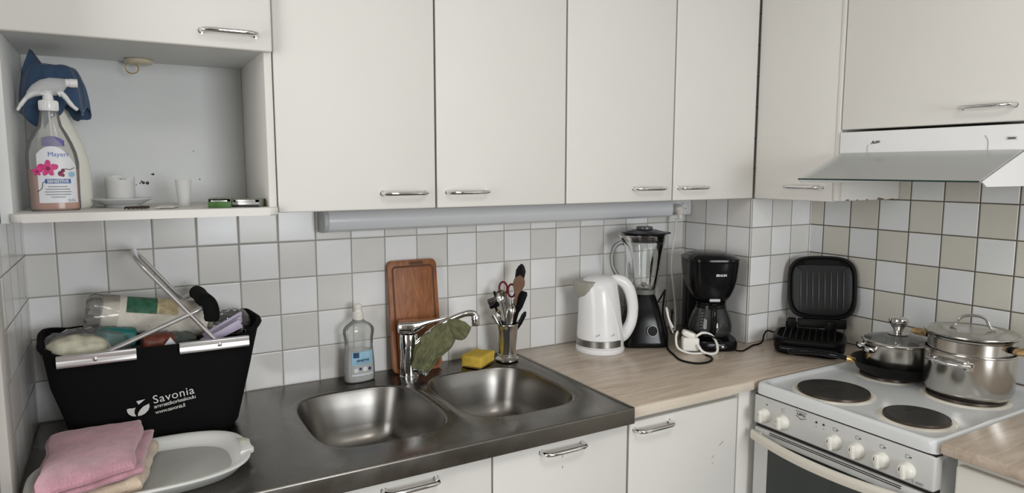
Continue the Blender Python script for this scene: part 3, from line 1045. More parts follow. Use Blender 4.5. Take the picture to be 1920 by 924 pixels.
for cx in (Lw + .034, Lw + .077):
    b = lathe(new(), [(.0205, 0), (.0205, .0035), (.0185, .0036), (.018, .0012), (0, .0012)], 32)
    bmesh.ops.transform(b, matrix=Matrix.Translation((cx, -.0486, .028)) @ Matrix.Rotation(PI / 2, 4, 'X'), verts=b.verts[:])
    s_ = obj('socket', b, M['white_pl'], so)
    b = new()
    for dx in (-.0065, .0065):
        box(b, cx + dx - .002, cx + dx + .002, -.0502, -.0499, .026, .030)
    obj('socket_hole', b, M['dark'], s_, smooth=False)

# ================================================================== THINGS IN THE NICHE
SHZ = 1.4138      # top of the niche shelf


def wrap(bm, a, b_, k=2.0, off=0.0004):
    """bend a flat lettering/label mesh in the xz plane around the front (-y) of an elliptic body"""
    for v in bm.verts:
        x = max(-a * .985, min(a * .985, v.co.x))
        v.co.y = v.co.y - b_ * (1 - abs(x / a) ** k) ** (1 / k) - off
    return bm


def label_patch(a, b_, x0, x1, z0, z1, k=2.0, off=0.0003, n=24, rad=0.003, th=0.0002, zb=None):
    """label sheet lying on the front of an elliptic body"""
    bm = new()
    m = 10
    F = [[bm.verts.new((x0 + (x1 - x0) * i / n, 0, z0 + ((zb(x0 + (x1 - x0) * i / n) if zb else z1) - z0) * j / m)) for j in range(m + 1)] for i in range(n + 1)]
    for i in range(n):
        for j in range(m):
            bm.faces.new((F[i][j], F[i + 1][j], F[i + 1][j + 1], F[i][j + 1]))
    return wrap(bm, a, b_, k, off)


def trigger_head(parent, z, m_head, m_trig, facing=1, s=1.0, m_noz=None, dx=0.0):
    """spray trigger: collar, head with nozzle on +x*facing, swept grip"""
    f = facing
    b = lathe(new(), [(.0, 0), (.0150, 0), (.0158, .002), (.0155, .016), (.0150, .0205), (.0105, .0215), (0, .0215)], 40, (0, 0, z), 1.05, 1.05)
    for i in range(20):
        a = 2 * PI * i / 20
        box(b, .0163 * math.cos(a) - .0007, .0163 * math.cos(a) + .0007, .0163 * math.sin(a) - .0007, .0163 * math.sin(a) + .0007, z + .003, z + .0185)
    obj('collar', b, m_trig, parent)
    kids = []
    # head: hooded shell from the rear wing over the top to the nozzle
    b = new()
    pts = [(-.046, .026), (-.043, .037), (-.034, .050), (-.020, .061), (-.004, .066), (.012, .066), (.024, .065)]
    low = [(-.040, .022), (-.030, .027), (-.018, .030), (-.010, .030), (.004, .031), (.014, .034), (.024, .048)]
    loops = []
    for (u, l) in zip(pts, low):
        cxm, czm = (u[0] + l[0]) / 2, (u[1] + l[1]) / 2
        hx, hz = (u[0] - l[0]) / 2, (u[1] - l[1]) / 2
        lp = []
        for j in range(20):
            a = 2 * PI * j / 20
            lp.append(Vector((f * (cxm + hx * math.cos(a)), .0115 * math.sin(a), z + czm + hz * math.cos(a))))
        loops.append(lp)
    loft(b, loops)
    kids.append(obj('spray_head', b, m_head, parent))
    b = new()
    sweep(b, [(f * .022, 0, z + .0575), (f * .029, 0, z + .0575), (f * .0295, 0, z + .0575), (f * .043, 0, z + .0575)], [.008, .008, .0088, .0086], n=20)
    kids.append(obj('nozzle', b, m_noz or m_trig, parent))
    b = new()
    sweep(b, cr([(f * .008, 0, z + .034), (f * .014, 0, z + .036), (f * .021, 0, z + .028), (f * .030, 0, z + .014), (f * .040, 0, z + .004)], 5), [.006] * 6 + [.0052] * 5 + [.0045] * 5 + [.0038] * 4 + [.0028], n=12, w=1.5)
    kids.append(obj('trigger', b, m_trig, parent))
    b = new()
    sweep(b, cr([(-f * .006, 0, z + .033), (-f * .028, 0, z + .034), (-f * .042, 0, z + .026), (-f * .054, 0, z + .010), (-f * .060, 0, z - .001)], 5), [.0045] * 6 + [.005] * 5 + [.004] * 5 + [.003] * 4 + [.002], n=12, w=1.9)
    kids.append(obj('rear_guard', b, m_trig, parent))
    for q in kids:
        q.location.x = dx
    obj('neck', lathe(new(), [(.010, .019), (.0085, .032), (.0085, .04)], 20, (0, 0, z)), m_trig, parent)


def spray_body(prof, a, b_, k=2.3):
    """prof: list of (scale_x, scale_y, z, shift_x)"""
    return [sup(a * sx, b_ * sy, 56, k, (dx, 0), z) for (sx, sy, z, dx) in prof]


t = thing('spray_bottle', 'clear spray bottle of peach cleaner with an orchid label', 'spray bottle', (0.083, -0.242, SHZ), 0.05)
P1 = [(.93, .90, .0, 0), (1.0, 1.0, .004, 0), (1.0, 1.0, .03, 0), (1.02, 1.02, .075, 0), (1.04, 1.03, .095, 0), (1.0, 1.0, .115, -.001), (.88, .92, .135, -.002), (.66, .8, .155, -.001), (.46, .7, .170, 0),
      (.40, .62, .184, 0), (.38, .58, .194, 0), (.34, .52, .198, 0)]
body = obj('bottle', loft(new(), spray_body(P1, .0435, .026)), M['clear_pl'], t)
LQ = [(sx * .955, sy * .94, z + (.002 if i == 0 else 0), dx) for i, (sx, sy, z, dx) in enumerate(P1[:4])] + [(.972, .96, .083, 0)]
obj('liquid', loft(new(), spray_body(LQ, .0435, .026)), M['spray_liquid'], t)
AL, BL = .0447, .0268
ztop = lambda x: .128 - 0.022 * max(0, (abs(x + .000) / .03)) ** 2.2
lb = obj('label', label_patch(AL, BL, -.026, .0385, .016, .128, 2.3, zb=ztop), M['label_white'], t)
b = label_patch(AL * .9, BL * .9, -.016, .022, .128, .150, 2.3, off=.0003, zb=lambda x: .148 - 18 * x * x)
for v in b.verts:
    v.co.y *= 1 - max(0, v.co.z - .124) * 4.5
obj('label_purple_top', b, M['label_purple'], t)


def flat_text(s, size, x, z, m, par, name='lettering', bold=.0, align='CENTER', off=.0009, shear=0):
    b = text_bm(s, size, .0001, bold, align, shear)
    for v in b.verts:
        v.co.x += x
        v.co.z += z
    wrap(b, AL, BL, 2.3, off)
    return obj(name, b, m, par, smooth=False)


flat_text('Mayeri', .0125, .010, .108, M['label_blue'], lb, bold=.0)
b = wrap(prism(new(), [(-.0145, .0545), (.0285, .0545), (.0285, .0635), (-.0145, .0635)], 'y', -.0001, .0001), AL, BL, 2.3, .0007)
b = label_patch(AL, BL, -.0145, .0285, .0545, .0635, 2.3, off=.0007)
obj('label_band', b, M['label_blue'], lb)
flat_text('SENSITIVE', .0082, .007, .0562, M['text_white'], lb, bold=.0003, off=.0011)
flat_text('0,5L', .0075, .029, .0185, M['text_grey'], lb)
for i, w in enumerate((.032, .040, .044, .042, .024)):
    s = 'lorem'
    b = label_patch(AL, BL, .006 - w / 2, .006 + w / 2, .0475 - i * .0052, .0475 - i * .0052 + .0016, 2.3, off=.0007)
    obj('small_print', b, M['text_grey'], lb)


def orchid(cx, cz, r, par):
    for i, (a, l, w) in enumerate(((90, 1, .6), (18, 1.05, .75), (162, 1.05, .75), (-60, .9, .55), (-120, .9, .55))):
        a = math.radians(a)
        pts = []
        for j in range(18):
            q = 2 * PI * j / 18
            u, v = (.55 + .5 * math.cos(q)) * l * r, .5 * w * math.sin(q) * r * (1 + .1 * math.sin(5 * q))
            pts.append((cx + u * math.cos(a) - v * math.sin(a), cz + u * math.sin(a) + v * math.cos(a)))
        b = new()
        b.faces.new([b.verts.new((x, 0, z)) for (x, z) in pts])
        wrap(b, AL, BL, 2.3, .0008 + .0001 * i)
        obj('petal', b, M['pink_petal'], par)
    b = new()
    b.faces.new([b.verts.new((cx + r * .22 * math.cos(q), 0, cz + r * .26 * math.sin(q))) for q in [2 * PI * j / 14 for j in range(14)]])
    obj('petal', wrap(b, AL, BL, 2.3, .0015), M['petal_dark'], par)


orchid(-.008, .084, .0165, lb)
orchid(-.026, .078, .009, lb)
b = new()
for (x, z, r) in ((.012, .074, .0045), (.0165, .080, .0035), (.016, .071, .003)):
    q = new()
    q.faces.new([q.verts.new((x + r * math.cos(a), 0, z + r * 1.2 * math.sin(a))) for a in [2 * PI * j / 12 for j in range(12)]])
    merge(b, wrap(q, AL, BL, 2.3, .0008))
obj('petal', b, M['petal_dark'], lb)
b = new()
sweep(b, cr([(.010, 0, .0745), (.020, 0, .083), (.028, 0, .082), (.036, 0, .086)], 5), .0007, n=5)
obj('orchid_stem', wrap(b, AL, BL, 2.3, .0005), M['text_dark'], lb)
b = new()
sweep(b, cr([(-.028, 0, .038), (-.020, 0, .046), (-.018, 0, .056), (-.010, 0, .060)], 5), .0007, n=5)
obj('orchid_stem', wrap(b, AL, BL, 2.3, .0005), M['text_dark'], lb)
b = new()
b.faces.new([b.verts.new((.0305 + .0055 * math.cos(q), 0, .0725 + .0055 * math.sin(q))) for q in [2 * PI * j / 18 for j in range(18)]])
obj('round_badge', wrap(b, AL, BL, 2.3, .0008), M['label_lblue'], lb)
trigger_head(t, .198, M['frost'], M['white_pl'], 1, dx=.009)
b = new()
sweep(b, [(0, 0, .198), (.002, 0, .1), (.006, 0, .012)], .0018, n=8)
obj('dip_tube', b, M['white_pl'], t)

t = thing('spray_bottle', 'white opaque spray bottle behind the orchid one, blue cloth on its head', 'spray bottle', (0.098, -0.165, SHZ), 0.1)
P2 = [(.9, .9, 0, 0), (1, 1, .005, 0), (1, 1, .03, 0), (1.0, 1.0, .07, .0), (.97, .98, .1, -.001), (.86, .9, .135, -.004), (.68, .8, .17, -.010), (.50, .7, .20, -.014), (.36, .6, .218, -.016), (.30, .5, .226, -.016)]
obj('bottle', loft(new(), spray_body(P2, .048, .027)), mat('cream_bottle', (.70, .69, .62), .35), t)
hd = thing('x', '', '') if False else None
b = lathe(new(), [(0, .2262), (.0145, .2262), (.0145, .246), (.008, .252), (0, .252)], 32, (-.016, 0, 0))
obj('collar', b, M['white_pl'], t)
b = new()
sweep(b, cr([(-.040, 0, .262), (-.020, 0, .272), (.004, 0, .272), (.022, 0, .270)], 4), [.006] * 3 + [.011] * 7 + [.008] * 3, n=14)
obj('spray_head', b, M['white_pl'], t)

# blue cloth over the rear bottle's head
t = tag(obj('cleaning_cloth', new(), M['blue_cloth']), 'blue microfibre cloth draped over the rear spray bottle', 'cloth')
bm = new()
cx, cy, cz = .090, -.150, 1.413 + .300
NU, NV = 64, 22
rings = []
# outline of the hem as seen around the bottle: (angle deg, reach, drop)
hem = [(0, .050, .075), (25, .052, .105), (50, .044, .105), (80, .040, .075), (120, .045, .05), (160, .050, .06), (185, .060, .085), (215, .056, .10), (245, .050, .125), (275, .040, .095), (300, .050, .07), (330, .048, .10), (360, .050, .075)]


def lerp_hem(d, k):
    for a, b2 in zip(hem, hem[1:]):
        if a[0] <= d <= b2[0]:
            f = (d - a[0]) / (b2[0] - a[0])
            f = f * f * (3 - 2 * f)
            return a[k] * (1 - f) + b2[k] * f
    return hem[0][k]


for j in range(NV + 1):
    s = j / NV
    rg = []
    for i in range(NU):
        d = 360 * i / NU
        a = math.radians(d)
        reach, drop = lerp_hem(d, 1), lerp_hem(d, 2)
        ripple = 1 + (.24 * abs(math.sin(3.5 * a + 1)) - .12 + .13 * abs(math.sin(6 * a)) ) * s
        r = reach * (1 - (1 - min(1, s * 1.15)) ** 2) ** .5 * ripple
        z = -drop * max(0, s - .25) ** 1.25 / .75 ** 1.25 * 1.0 - .006 * s
        rg.append(Vector((cx + r * math.cos(a), cy + r * math.sin(a) * .74, cz + z - .012 * s * abs(nz((r * math.cos(a), r * math.sin(a), z), 28, 8)) + .005 * nz((r * math.cos(a), r * math.sin(a), z), 40, 3))))
    rings.append(rg)
V = [[bm.verts.new(p) for p in rg] for rg in rings]
for A_, B2 in zip(V, V[1:]):
    for i in range(NU):
        bm.faces.new((A_[i], A_[(i + 1) % NU], B2[(i + 1) % NU], B2[i]))
bmesh.ops.remove_doubles(bm, verts=bm.verts[:], dist=.0004)
# stiff folded corner standing up on the left
q = [Vector((.030, -.168, 1.650)), Vector((.050, -.176, 1.648)), Vector((.078, -.172, 1.700)), Vector((.052, -.165, 1.742)), Vector((.036, -.160, 1.700))]
vs = [bm.verts.new(p) for p in q]
vs2 = [bm.verts.new(p + Vector((.004, .012, -.002))) for p in q]
bm.faces.new(vs)
bm.faces.new(vs2[::-1])
for i in range(5):
    bm.faces.new((vs[i], vs[(i + 1) % 5], vs2[(i + 1) % 5], vs2[i]))
bmesh.ops.solidify(bm, geom=bm.faces[:], thickness=.0012)
for f in bm.faces:
    f.smooth = True
bm.to_mesh(t.data)
bm.free()

# saucer, candle, shot glass
t = tag(obj('saucer', lathe(new(), [(0, .003), (.030, .003), (.031, 0), (.034, 0), (.035, .004), (.046, .0085), (.060, .0165), (.0625, .0175), (.0628, .019), (.0600, .0188), (.046, .0115), (.034, .0065), (0, .006)], 72), M['china'], None, (.2005, -.155, SHZ)),
        'white china saucer under the candle', 'saucer')
t = thing('candle', 'short white candle in a frosted cup standing on the saucer', 'candle', (.198, -.155, SHZ + .0068))
obj('wax', lathe(new(), [(0, 0), (.024, 0), (.0262, .003), (.0266, .045), (.025, .051), (.019, .0535), (.009, .049), (0, .048)], 48), M['wax'], t)
b = lathe(new(), [(.0272, .0), (.0278, .003), (.0285, .030), (.0288, .060), (.0296, .0605), (.0296, .0585), (.0292, .03), (.0285, 0)], 48)
for v in b.verts:
    if v.co.z > .05:
        v.co.z += .005 * math.sin(3 * math.atan2(v.co.y, v.co.x) + 2.6) - .003
obj('cup', b, M['frost'], t)
obj('wick', sweep(new(), [(0, 0, .0485), (.001, 0, .053), (.002, 0, .056)], .0007, n=6), M['text_dark'], t)
tag(obj('shot_glass', lathe(new(), [(0, 0), (.0112, 0), (.0118, .001), (.0150, .030), (.0172, .0585), (.0180, .0595), (.0172, .060), (.0162, .0585), (.0142, .030), (.0110, .006), (0, .005)], 48), M['frost'], None, (.3215, -.20, SHZ)),
    'small tapered translucent shot cup on the niche shelf', 'cup')
# trinket: little dark chain pile
b = new()
random.seed(3)
for i in range(16):
    x = -.019 + .038 * i / 15
    r = .0028 + .0012 * random.random()
    ring = [Vector((x + r * math.cos(a), .006 * math.sin(i * 1.9) + r * math.sin(a), .0022 + .0028 * abs(math.sin(a + i)))) for a in [2 * PI * j / 10 for j in range(10)]]
    sweep(b, ring, .0017, n=6, closed=True)
tag(obj('dark_chain', b, M['trinket'], None, (.226, -.286, SHZ + .0002)), 'small dark tangled chain at the shelf front below the saucer', 'trinket')
b = new()
slab(b, [(-.022, -.028), (.014, -.030), (.030, .024), (-.014, .026)], 0.0003, .0045, 18, 6, .0035, 60, 2, wav=.001)
tag(obj('paper_packet', b, mat('packet_white', (.62, .60, .56), .5, noise_amt=.12, noise_scale=50), None, (.281, -.262, SHZ)), 'flat crumpled white paper packet on the niche shelf', 'packet')
for (lx, ly, rz, lab, dx) in ((.388, -.283, -.22, 'small open green pack on the niche shelf, the left one of two', .0225), (.447, -.285, -.42, 'small green and silver pack at the right end of the niche shelf', .0290)):
    t = thing('small_pack', lab, 'pack', (lx, ly, SHZ + .0003), rz, 'small green packs on the niche shelf')
    L_, H_ = dx, .0195 if dx < .0255 else .0165
    b = new()
    box(b, -L_, L_, -.028, .028, 0, .0006)
    box(b, -L_, L_, -.028, .028, H_ - .0006, H_)
    box(b, -L_, -L_ + .0006, -.028, .028, .0007, H_ - .0007)
    box(b, L_ - .0006, L_, -.028, .028, .0007, H_ - .0007)
    box(b, -L_ + .0007, L_ - .0007, .0274, .028, .0007, H_ - .0007)
    obj('carton', b, M['pack_top'] if dx < .025 else M['pack_top'], t, smooth=False)
    obj('inner_tray', box(new(), -L_ + .001, L_ - .001, -.0265, .026, .001, H_ * .62, .0003), M['pack_green'] if dx < .025 else M['alu'], t)
    obj('front_flap', box(new(), -L_ - .0003, L_ + .0003, -.0293, -.0283, .0, H_ * (.66 if dx < .025 else .3), .0002), M['pack_green'] if dx < .025 else M['text_dark'], t)
    obj('foil', box(new(), -L_ * .75, L_ * .7, -.0279, -.027, H_ * .64, H_ * .8 if dx < .025 else H_ * .93, .0001), M['alu'], t)

# hook under the niche top
t = thing('ceiling_hook', 'yellowed round plastic hook plate under the niche top', 'hook', (.252, -.062, 1.397 + .353 - .0001))
obj('plate', lathe(new(), [(0, 0), (.028, 0), (.0305, -.002), (.031, -.006), (.028, -.0095), (.012, -.011), (0, -.011)], 48), M['cream_pl'], t)
obj('hook_ring', sweep(new(), [(-.015 + .0135 * math.cos(a), -.004, -.0215 + .0120 * math.sin(a)) for a in [2 * PI * j / 28 for j in range(28)]], .0013, n=8, closed=True), M['brass'], t)

# ================================================================== CARRIER BASKET
CZ = .9003
t = thing('carrier_basket', 'black fabric carrier basket with crossed aluminium handles', 'basket', (.245, -.155, CZ), 0.0)
b = new()
prof = [(.0, .158, .108, 0), (.012, .166, .112, 0), (.07, .182, .113, 0), (.14, .200, .112, .0), (.19, .211, .110, .0), (.205, .213, .109, 0), (.213, .214, .108, 0)]
loops = []
for (z, a, c, s) in prof:
    lp = sup(a, c, 96, 5.5, (0, 0), z)
    if z > .01:
        for p in lp:
            w = .0035 * nz(p, 16, 2) * (1 + z * 6)
            p.x += w
            p.y += w * (.5 if z < .18 else 0)
            if z > .15:
                # back and side rims ride up where the bag folds outwards
                side = max(0, abs(p.x) / .21 - .82) * 5
                back = max(0, p.y / .1)
                p.z += (z - .15) / .063 * (.018 * max(0, min(1, side)) * (1 if p.x > 0 else .6) + .012 * back)
                if p.x > 0 and side > .1:
                    p.x += .012 * min(1, side) * (z - .15) / .063
    loops.append(lp)
inner = []
for (z, ins) in ((.213, .006), (.205, .009), (.1, .012), (.006, .02)):
    src = loops[-1] if z > .2 else None
    lp = sup(.214 - ins if z > .2 else .19 - ins if z > .05 else .158 - ins, .108 - ins, 96, 5.5, (0, 0), z)
    if z > .15:
        for p, q in zip(lp, loops[-1]):
            p.z = q.z - (.213 - z) + (.0 if z > .21 else 0)
            p.x = q.x * (1 - ins / .214)
    inner.append(lp)
loft(b, loops + inner)
obj('bag', b, M['black_fab'], t, angle=1.3)
# hem roll round the top at the ends and back
rim = [p + Vector((0, 0, .001)) for p in loops[-1] if not (p.y < -.09 and abs(p.x) < .19)]
i0 = max(range(len(rim)), key=lambda i: (rim[i] - rim[i - 1]).length)
rim = rim[i0:] + rim[:i0]
obj('hem', sweep(new(), rim, .0065, n=10, w=1.0), M['black_fab'], t, angle=1.3)
FY = -.1145
for (x0, x1, px) in ((-.180, -.037, -.112), (.046, .190, .127)):
    b = new()
    prism(b, [(FY - .0065, .193), (FY - .0078, .197), (FY - .0065, .207), (FY - .008, .216), (FY - .005, .2175), (FY + .001, .2175), (FY + .001, .193)], 'x', x0, x1, .0008)
    r_ = obj('front_rail', b, M['alu'], t, angle=.4)
    b = lathe(new(), [(0, .003), (.0025, .0028), (.0045, .0015), (.005, 0), (0, 0)], 20)
    bmesh.ops.transform(b, matrix=Matrix.Translation((px, FY - .0076, .205)) @ Matrix.Rotation(PI / 2, 4, 'X'), verts=b.verts[:])
    obj('rivet', b, M['chrome'], r_)
for (x0, x1) in ((-.180, -.037), (.046, .190)):
    obj('rear_rail', box(new(), x0, x1, .112, .1175, .205, .227, .001), M['alu'], t)


def bail(px, pz, tx, tz, wf, m):
    """rectangular carrying handle from a front pivot over to a rear pivot"""
    f, r = Vector((px, -.103, pz)), Vector((px, .103, pz))
    a, c = Vector((tx, -.103, tz)), Vector((tx, .103, tz))
    d = (a - f).normalized()
    pts = [f, f + (a - f) * .5, a - d * .03] + [a - d * .03 * (1 - math.sin(q)) + Vector((0, .03 * (1 - math.cos(q)), 0)) for q in [i * PI / 12 for i in range(1, 7)]]
    pts += [c - d * .03 * (1 - math.cos(q)) - Vector((0, .03 * (1 - math.sin(q)), 0)) for q in [i * PI / 12 for i in range(0, 7)]] + [f * .5 + a * .5 + (r - f), r]
    return pts, d


pts, d1 = bail(.127, .204, -.027, .405, 0, None)
obj('carry_handle', sweep(new(), pts, .0082, n=16, w=1.0, h=.6), M['alu'], t)
pts, d2 = bail(-.112, .204, .104, .290, 0, None)
hb = obj('carry_handle', sweep(new(), pts, .0082, n=16, w=1.0, h=.62), M['alu'], t)
g = [p + Vector((0, 0, 0)) for p in pts[3:-2]]
g = [Vector((.1145, -.102, .256)), Vector((.116, -.101, .273)), Vector((.113, -.097, .292)), Vector((.107, -.075, .299)), Vector((.104, -.03, .298)), Vector((.103, .03, .298)), Vector((.1, .07, .296))]
obj('foam_grip', sweep(new(), cr(g, 5), [.0130, .0150, .0165, .0165, .0160] + [.0170] * 11 + [.0170] * 14 + [.013], n=18), M['foam'], hb)
# printed logo on the front
FB = -.155


def front_y(x, z):
    return -.1165 - .003


def put_print(bm, x, z, ang=-.0):
    bmesh.ops.transform(bm, matrix=Matrix.Translation((x, -.1175, z)) @ Matrix.Rotation(-ang, 4, 'Y'), verts=bm.verts[:])
    return bm


LA = .12
b = put_print(text_bm('Savonia', .0255, .0002, .0, 'LEFT', spacing=1.08), -.011, .090, LA)
obj('lettering', b, M['text_white'], t, smooth=False)
b = put_print(text_bm('ammattikorkeakoulu', .0118, .0002, .0, 'LEFT', spacing=.86), -.010, .079, LA)
obj('lettering', b, M['text_white'], t, smooth=False)
b = put_print(text_bm('www.savonia.fi', .0118, .0002, .0, 'LEFT', spacing=.86), -.008, .066, LA)
obj('lettering', b, M['text_white'], t, smooth=False)
for poly in ([(.010, .112), (.027, .114), (.014, .104)],
             [(-.0085, .0975), (-.003, .0985), (.0025, .0975), (.008, .0985), (.0055, .092), (.0055, .085), (.0085, .079), (.001, .0805), (-.005, .0855), (-.008, .091)],
             [(.0115, .079), (.012, .085), (.016, .092), (.023, .0985), (.034, .103), (.0345, .096), (.032, .089), (.026, .083), (.019, .0795)]):
    obj('logo', prism(new(), [(x - .053, z - .011) for (x, z) in poly], 'y', -.1178, -.1173), M['text_white'], t, smooth=False)

# things packed in the basket
BX, BY, BZ = .245, -.155, CZ
# paper towel roll
t = thing('kitchen_roll', 'white kitchen paper roll in clear wrap lying across the basket', 'paper roll', (.142, -.115, 1.170))
ax0, ax1 = Vector((0, 0, 0)), Vector((.235, .0, -.040))
dv = (ax1 - ax0).normalized()
R0 = .043
loops = []
up = Vector((0, 0, 1)); side = dv.cross(up).normalized(); upv = side.cross(dv).normalized()
S = [(0, .012), (0, .036), (.004, .042)] + [(x, R0) for x in (.01, .05, .1, .15, .2, .228)] + [(.234, .042), (.235, .012)]
for (s, r) in S:
    loops.append([ax0 + dv * s + (upv * math.cos(2 * PI * i / 48) + side * math.sin(2 * PI * i / 48)) * r * (1 + .006 * math.sin(16 * PI * i / 48)) for i in range(48)])
obj('roll', loft(new(), loops, True, True), M['paper'], t)


def roll_patch(s0, s1, a0, a1, off, m, name, rag=0):
    b = new()
    nn, mm = 10, 14
    F = [[b.verts.new(ax0 + dv * (s0 + (s1 - s0) * i / nn + rag * math.sin(j * .8)) + (upv * math.cos(a0 + (a1 - a0) * j / mm) + side * math.sin(a0 + (a1 - a0) * j / mm)) * (R0 + off)) for j in range(mm + 1)] for i in range(nn + 1)]
    for i in range(nn):
        for j in range(mm):
            b.faces.new((F[i][j], F[i + 1][j], F[i + 1][j + 1], F[i][j + 1]))
    return obj(name, b, m, t)


roll_patch(.050, .112, .05, 1.25, .0012, M['green_lab'], 'green_label')
roll_patch(.112, .156, .05, 1.25, .0012, M['map_lab'], 'patterned_label')
b = new()
loops = []
for (s, r) in ((-.030, .030), (-.024, .040), (-.012, .0465), (.0, .0455), (.03, .0447), (.036, .0442)):
    loops.append([ax0 + dv * s + (upv * math.cos(2 * PI * i / 48) + side * math.sin(2 * PI * i / 48)) * r * (1 + (.09 if s < 0 else .015) * math.sin(9 * PI * i / 24 + s * 60)) for i in range(48)])
obj('clear_wrap', loft(b, loops, False, False), M['film'], t)


def pillow(name, label, cat, loc, size, m, rot=(0, 0, 0), k=4, amp=.06, seed=1, group=None):
    b = new()
    L_, W_, H_ = size
    lps = []
    NL = 18
    for i in range(NL + 1):
        s = -1 + 2 * i / NL
        q = (1 - abs(s) ** k) ** (1 / k) if abs(s) < 1 else 0.02
        q = max(q, .04)
        lp = []
        for j in range(32):
            a = 2 * PI * j / 32
            ca, sa = math.cos(a), math.sin(a)
            rr = 1 + amp * nz((s * 2, ca * 1.5, sa * 1.5), 1.6, seed) * 2
            lp.append(Vector((s * L_ / 2, math.copysign(abs(ca) ** .7, ca) * W_ / 2 * q * rr, math.copysign(abs(sa) ** .7, sa) * H_ / 2 * q * rr)))
        lps.append(lp)
    loft(b, lps)
    o = obj(name, b, m)
    o.location = loc
    o.rotation_euler = rot
    tag(o, label, cat, group)
    return o


pillow('teal_package', 'small teal wrapped package beside the cream one in the basket', 'package', (.170, -.170, 1.124), (.088, .045, .044), M['teal'], (0, .13, 0), 6, .05, 2)
pillow('rust_package', 'brownish red package between teal pack and roll in the basket', 'package', (.252, -.195, 1.108), (.07, .05, .04), M['rust'], (0, .06, .1), 6, .06, 5)
pillow('grey_bag', 'dark grey green plastic bag low in the middle of the basket', 'bag', (.292, -.16, 1.098), (.09, .06, .040), mat('grey_green_bag', (.11, .13, .12), .35, noise_amt=.3), (0, .1, 0), 3, .15, 8)
b = new()
prism(b, [(-.022, -.012), (.020, -.014), (.0, .016)], 'y', -.001, .001)
o = tag(obj('paper_slip', b, M['label_white'], None, (.276, -.232, 1.108), smooth=False), 'white triangular corner of paper sticking out behind the front rail', 'paper')
pillow('cream_package', 'cream patterned package in crinkled film, left end of the basket', 'package', (.100, -.190, 1.108), (.125, .085, .066), M['cream_bag'], (0, .06, -.12), 2.4, .08, 11)
b = new()
lps = []
for i in range(15):
    s = -1 + 2 * i / 14
    q = max(.05, (1 - abs(s) ** 2.6) ** (1 / 2.6))
    lps.append([Vector((s * .09, math.cos(a) * .055 * q * (1 + .12 * nz((s * 3, math.cos(a) * 2, math.sin(a) * 2), 1.8, 4)), math.sin(a) * .045 * q * (1 + .25 * nz((s * 3, math.cos(a) * 2, math.sin(a) * 2), 2.4, 6)))) for a in [2 * PI * j / 40 for j in range(40)]])
o = tag(obj('plastic_bag', loft(b, lps), M['film'], None, (.118, -.165, 1.105)), 'crinkled clear film bag bulging at the left of the basket', 'bag')
# lilac pack of pleated wrap
t = thing('lilac_pack', 'lilac pleated plastic pack at the right of the basket', 'package', (.388, -.205, 1.113))
for k in range(5):
    jt = (.004, -.003, .0, .005, -.002)[k]
    obj('pleat', prism(new(), [(-.062 + .006 * k, -.018 + .005 * k + jt), (-.054 + .006 * k, -.026 + .005 * k), (.042 + .001 * k, .018 + .004 * k - jt), (.034 + .003 * k, .030 + .004 * k + jt)], 'y', -.02 + .009 * k, -.014 + .009 * k, .0008), M['lilac'], t)
b = new()
lps = []
for i in range(15):
    s = -1 + 2 * i / 14
    q = max(.05, (1 - abs(s) ** 2.6) ** (1 / 2.6))
    lps.append([Vector((s * .055, math.cos(a) * .06 * q * (1 + .2 * nz((s * 3, math.cos(a) * 2, math.sin(a) * 2), 2, 14)), math.sin(a) * .030 * q * (1 + .3 * nz((s * 3, math.cos(a) * 2, math.sin(a) * 2), 2.6, 16)))) for a in [2 * PI * j / 40 for j in range(40)]])
o = tag(obj('plastic_bag', loft(b, lps), M['film'], None, (.408, -.125, 1.122)), 'crinkled clear film bag at the right end of the basket', 'bag')
tag(obj('grocery_filler', slab(new(), [(.075, -.245), (.415, -.245), (.415, -.065), (.075, -.065)], 1.03, .055, 24, 5, .012, 20, 4), mat('grey_filler', (.10, .10, .095), .6), None), 'dark bag contents filling the basket below the packages', 'bag')

# ================================================================== TRAY AND TOWELS
t = thing('serving_tray', 'white plastic oval tray with a notched handle end', 'tray', (.208, -.4395, CZ), math.radians(1.0))
b = new()
TA, TBb = .192, .137
loops = []
for (ins, z) in ((.030, .0), (.022, .0008), (.006, .018), (.001, .0215), (.0, .0235), (.002, .0252), (.006, .0258), (.014, .0240), (.021, .0185), (.027, .0085), (.034, .0050), (.045, .0042), (.09, .004)):
    loops.append(sup(TA - ins, TBb - ins, 120, 3.0, (0, 0), z))
loft(b, loops, True, True)
obj('tray_body', b, M['tray'], t, angle=1.2)
obj('tray_floor', loft(new(), [sup(TA - .036, TBb - .036, 90, 2.9, (0, 0), .0052), sup(TA - .038, TBb - .038, 90, 2.9, (0, 0), .0058), sup(TA - .1, TBb - .1, 90, 2.9, (0, 0), .0058)]), M['tray_in'], t)  # darker grey disc over the tray bottom
b = new()
prism(b, [(.170, -.042), (.196, -.036), (.1995, -.030), (.1955, -.024), (.1975, -.016), (.194, -.008), (.1975, .004), (.1985, .020), (.190, .034), (.172, .044), (.177, .02), (.178, -.02)], 'z', .0175, .0275, .002)
obj('handle_lip', b, M['tray'], t, angle=.7)
b = new()
prism(b, [(.178, .004), (.192, .002), (.192, .022), (.178, .026)], 'z', .0278, .0295, .001)
obj('lip_notch', b, mat('tray_notch', (.55, .55, .45), .5), t, angle=.7)

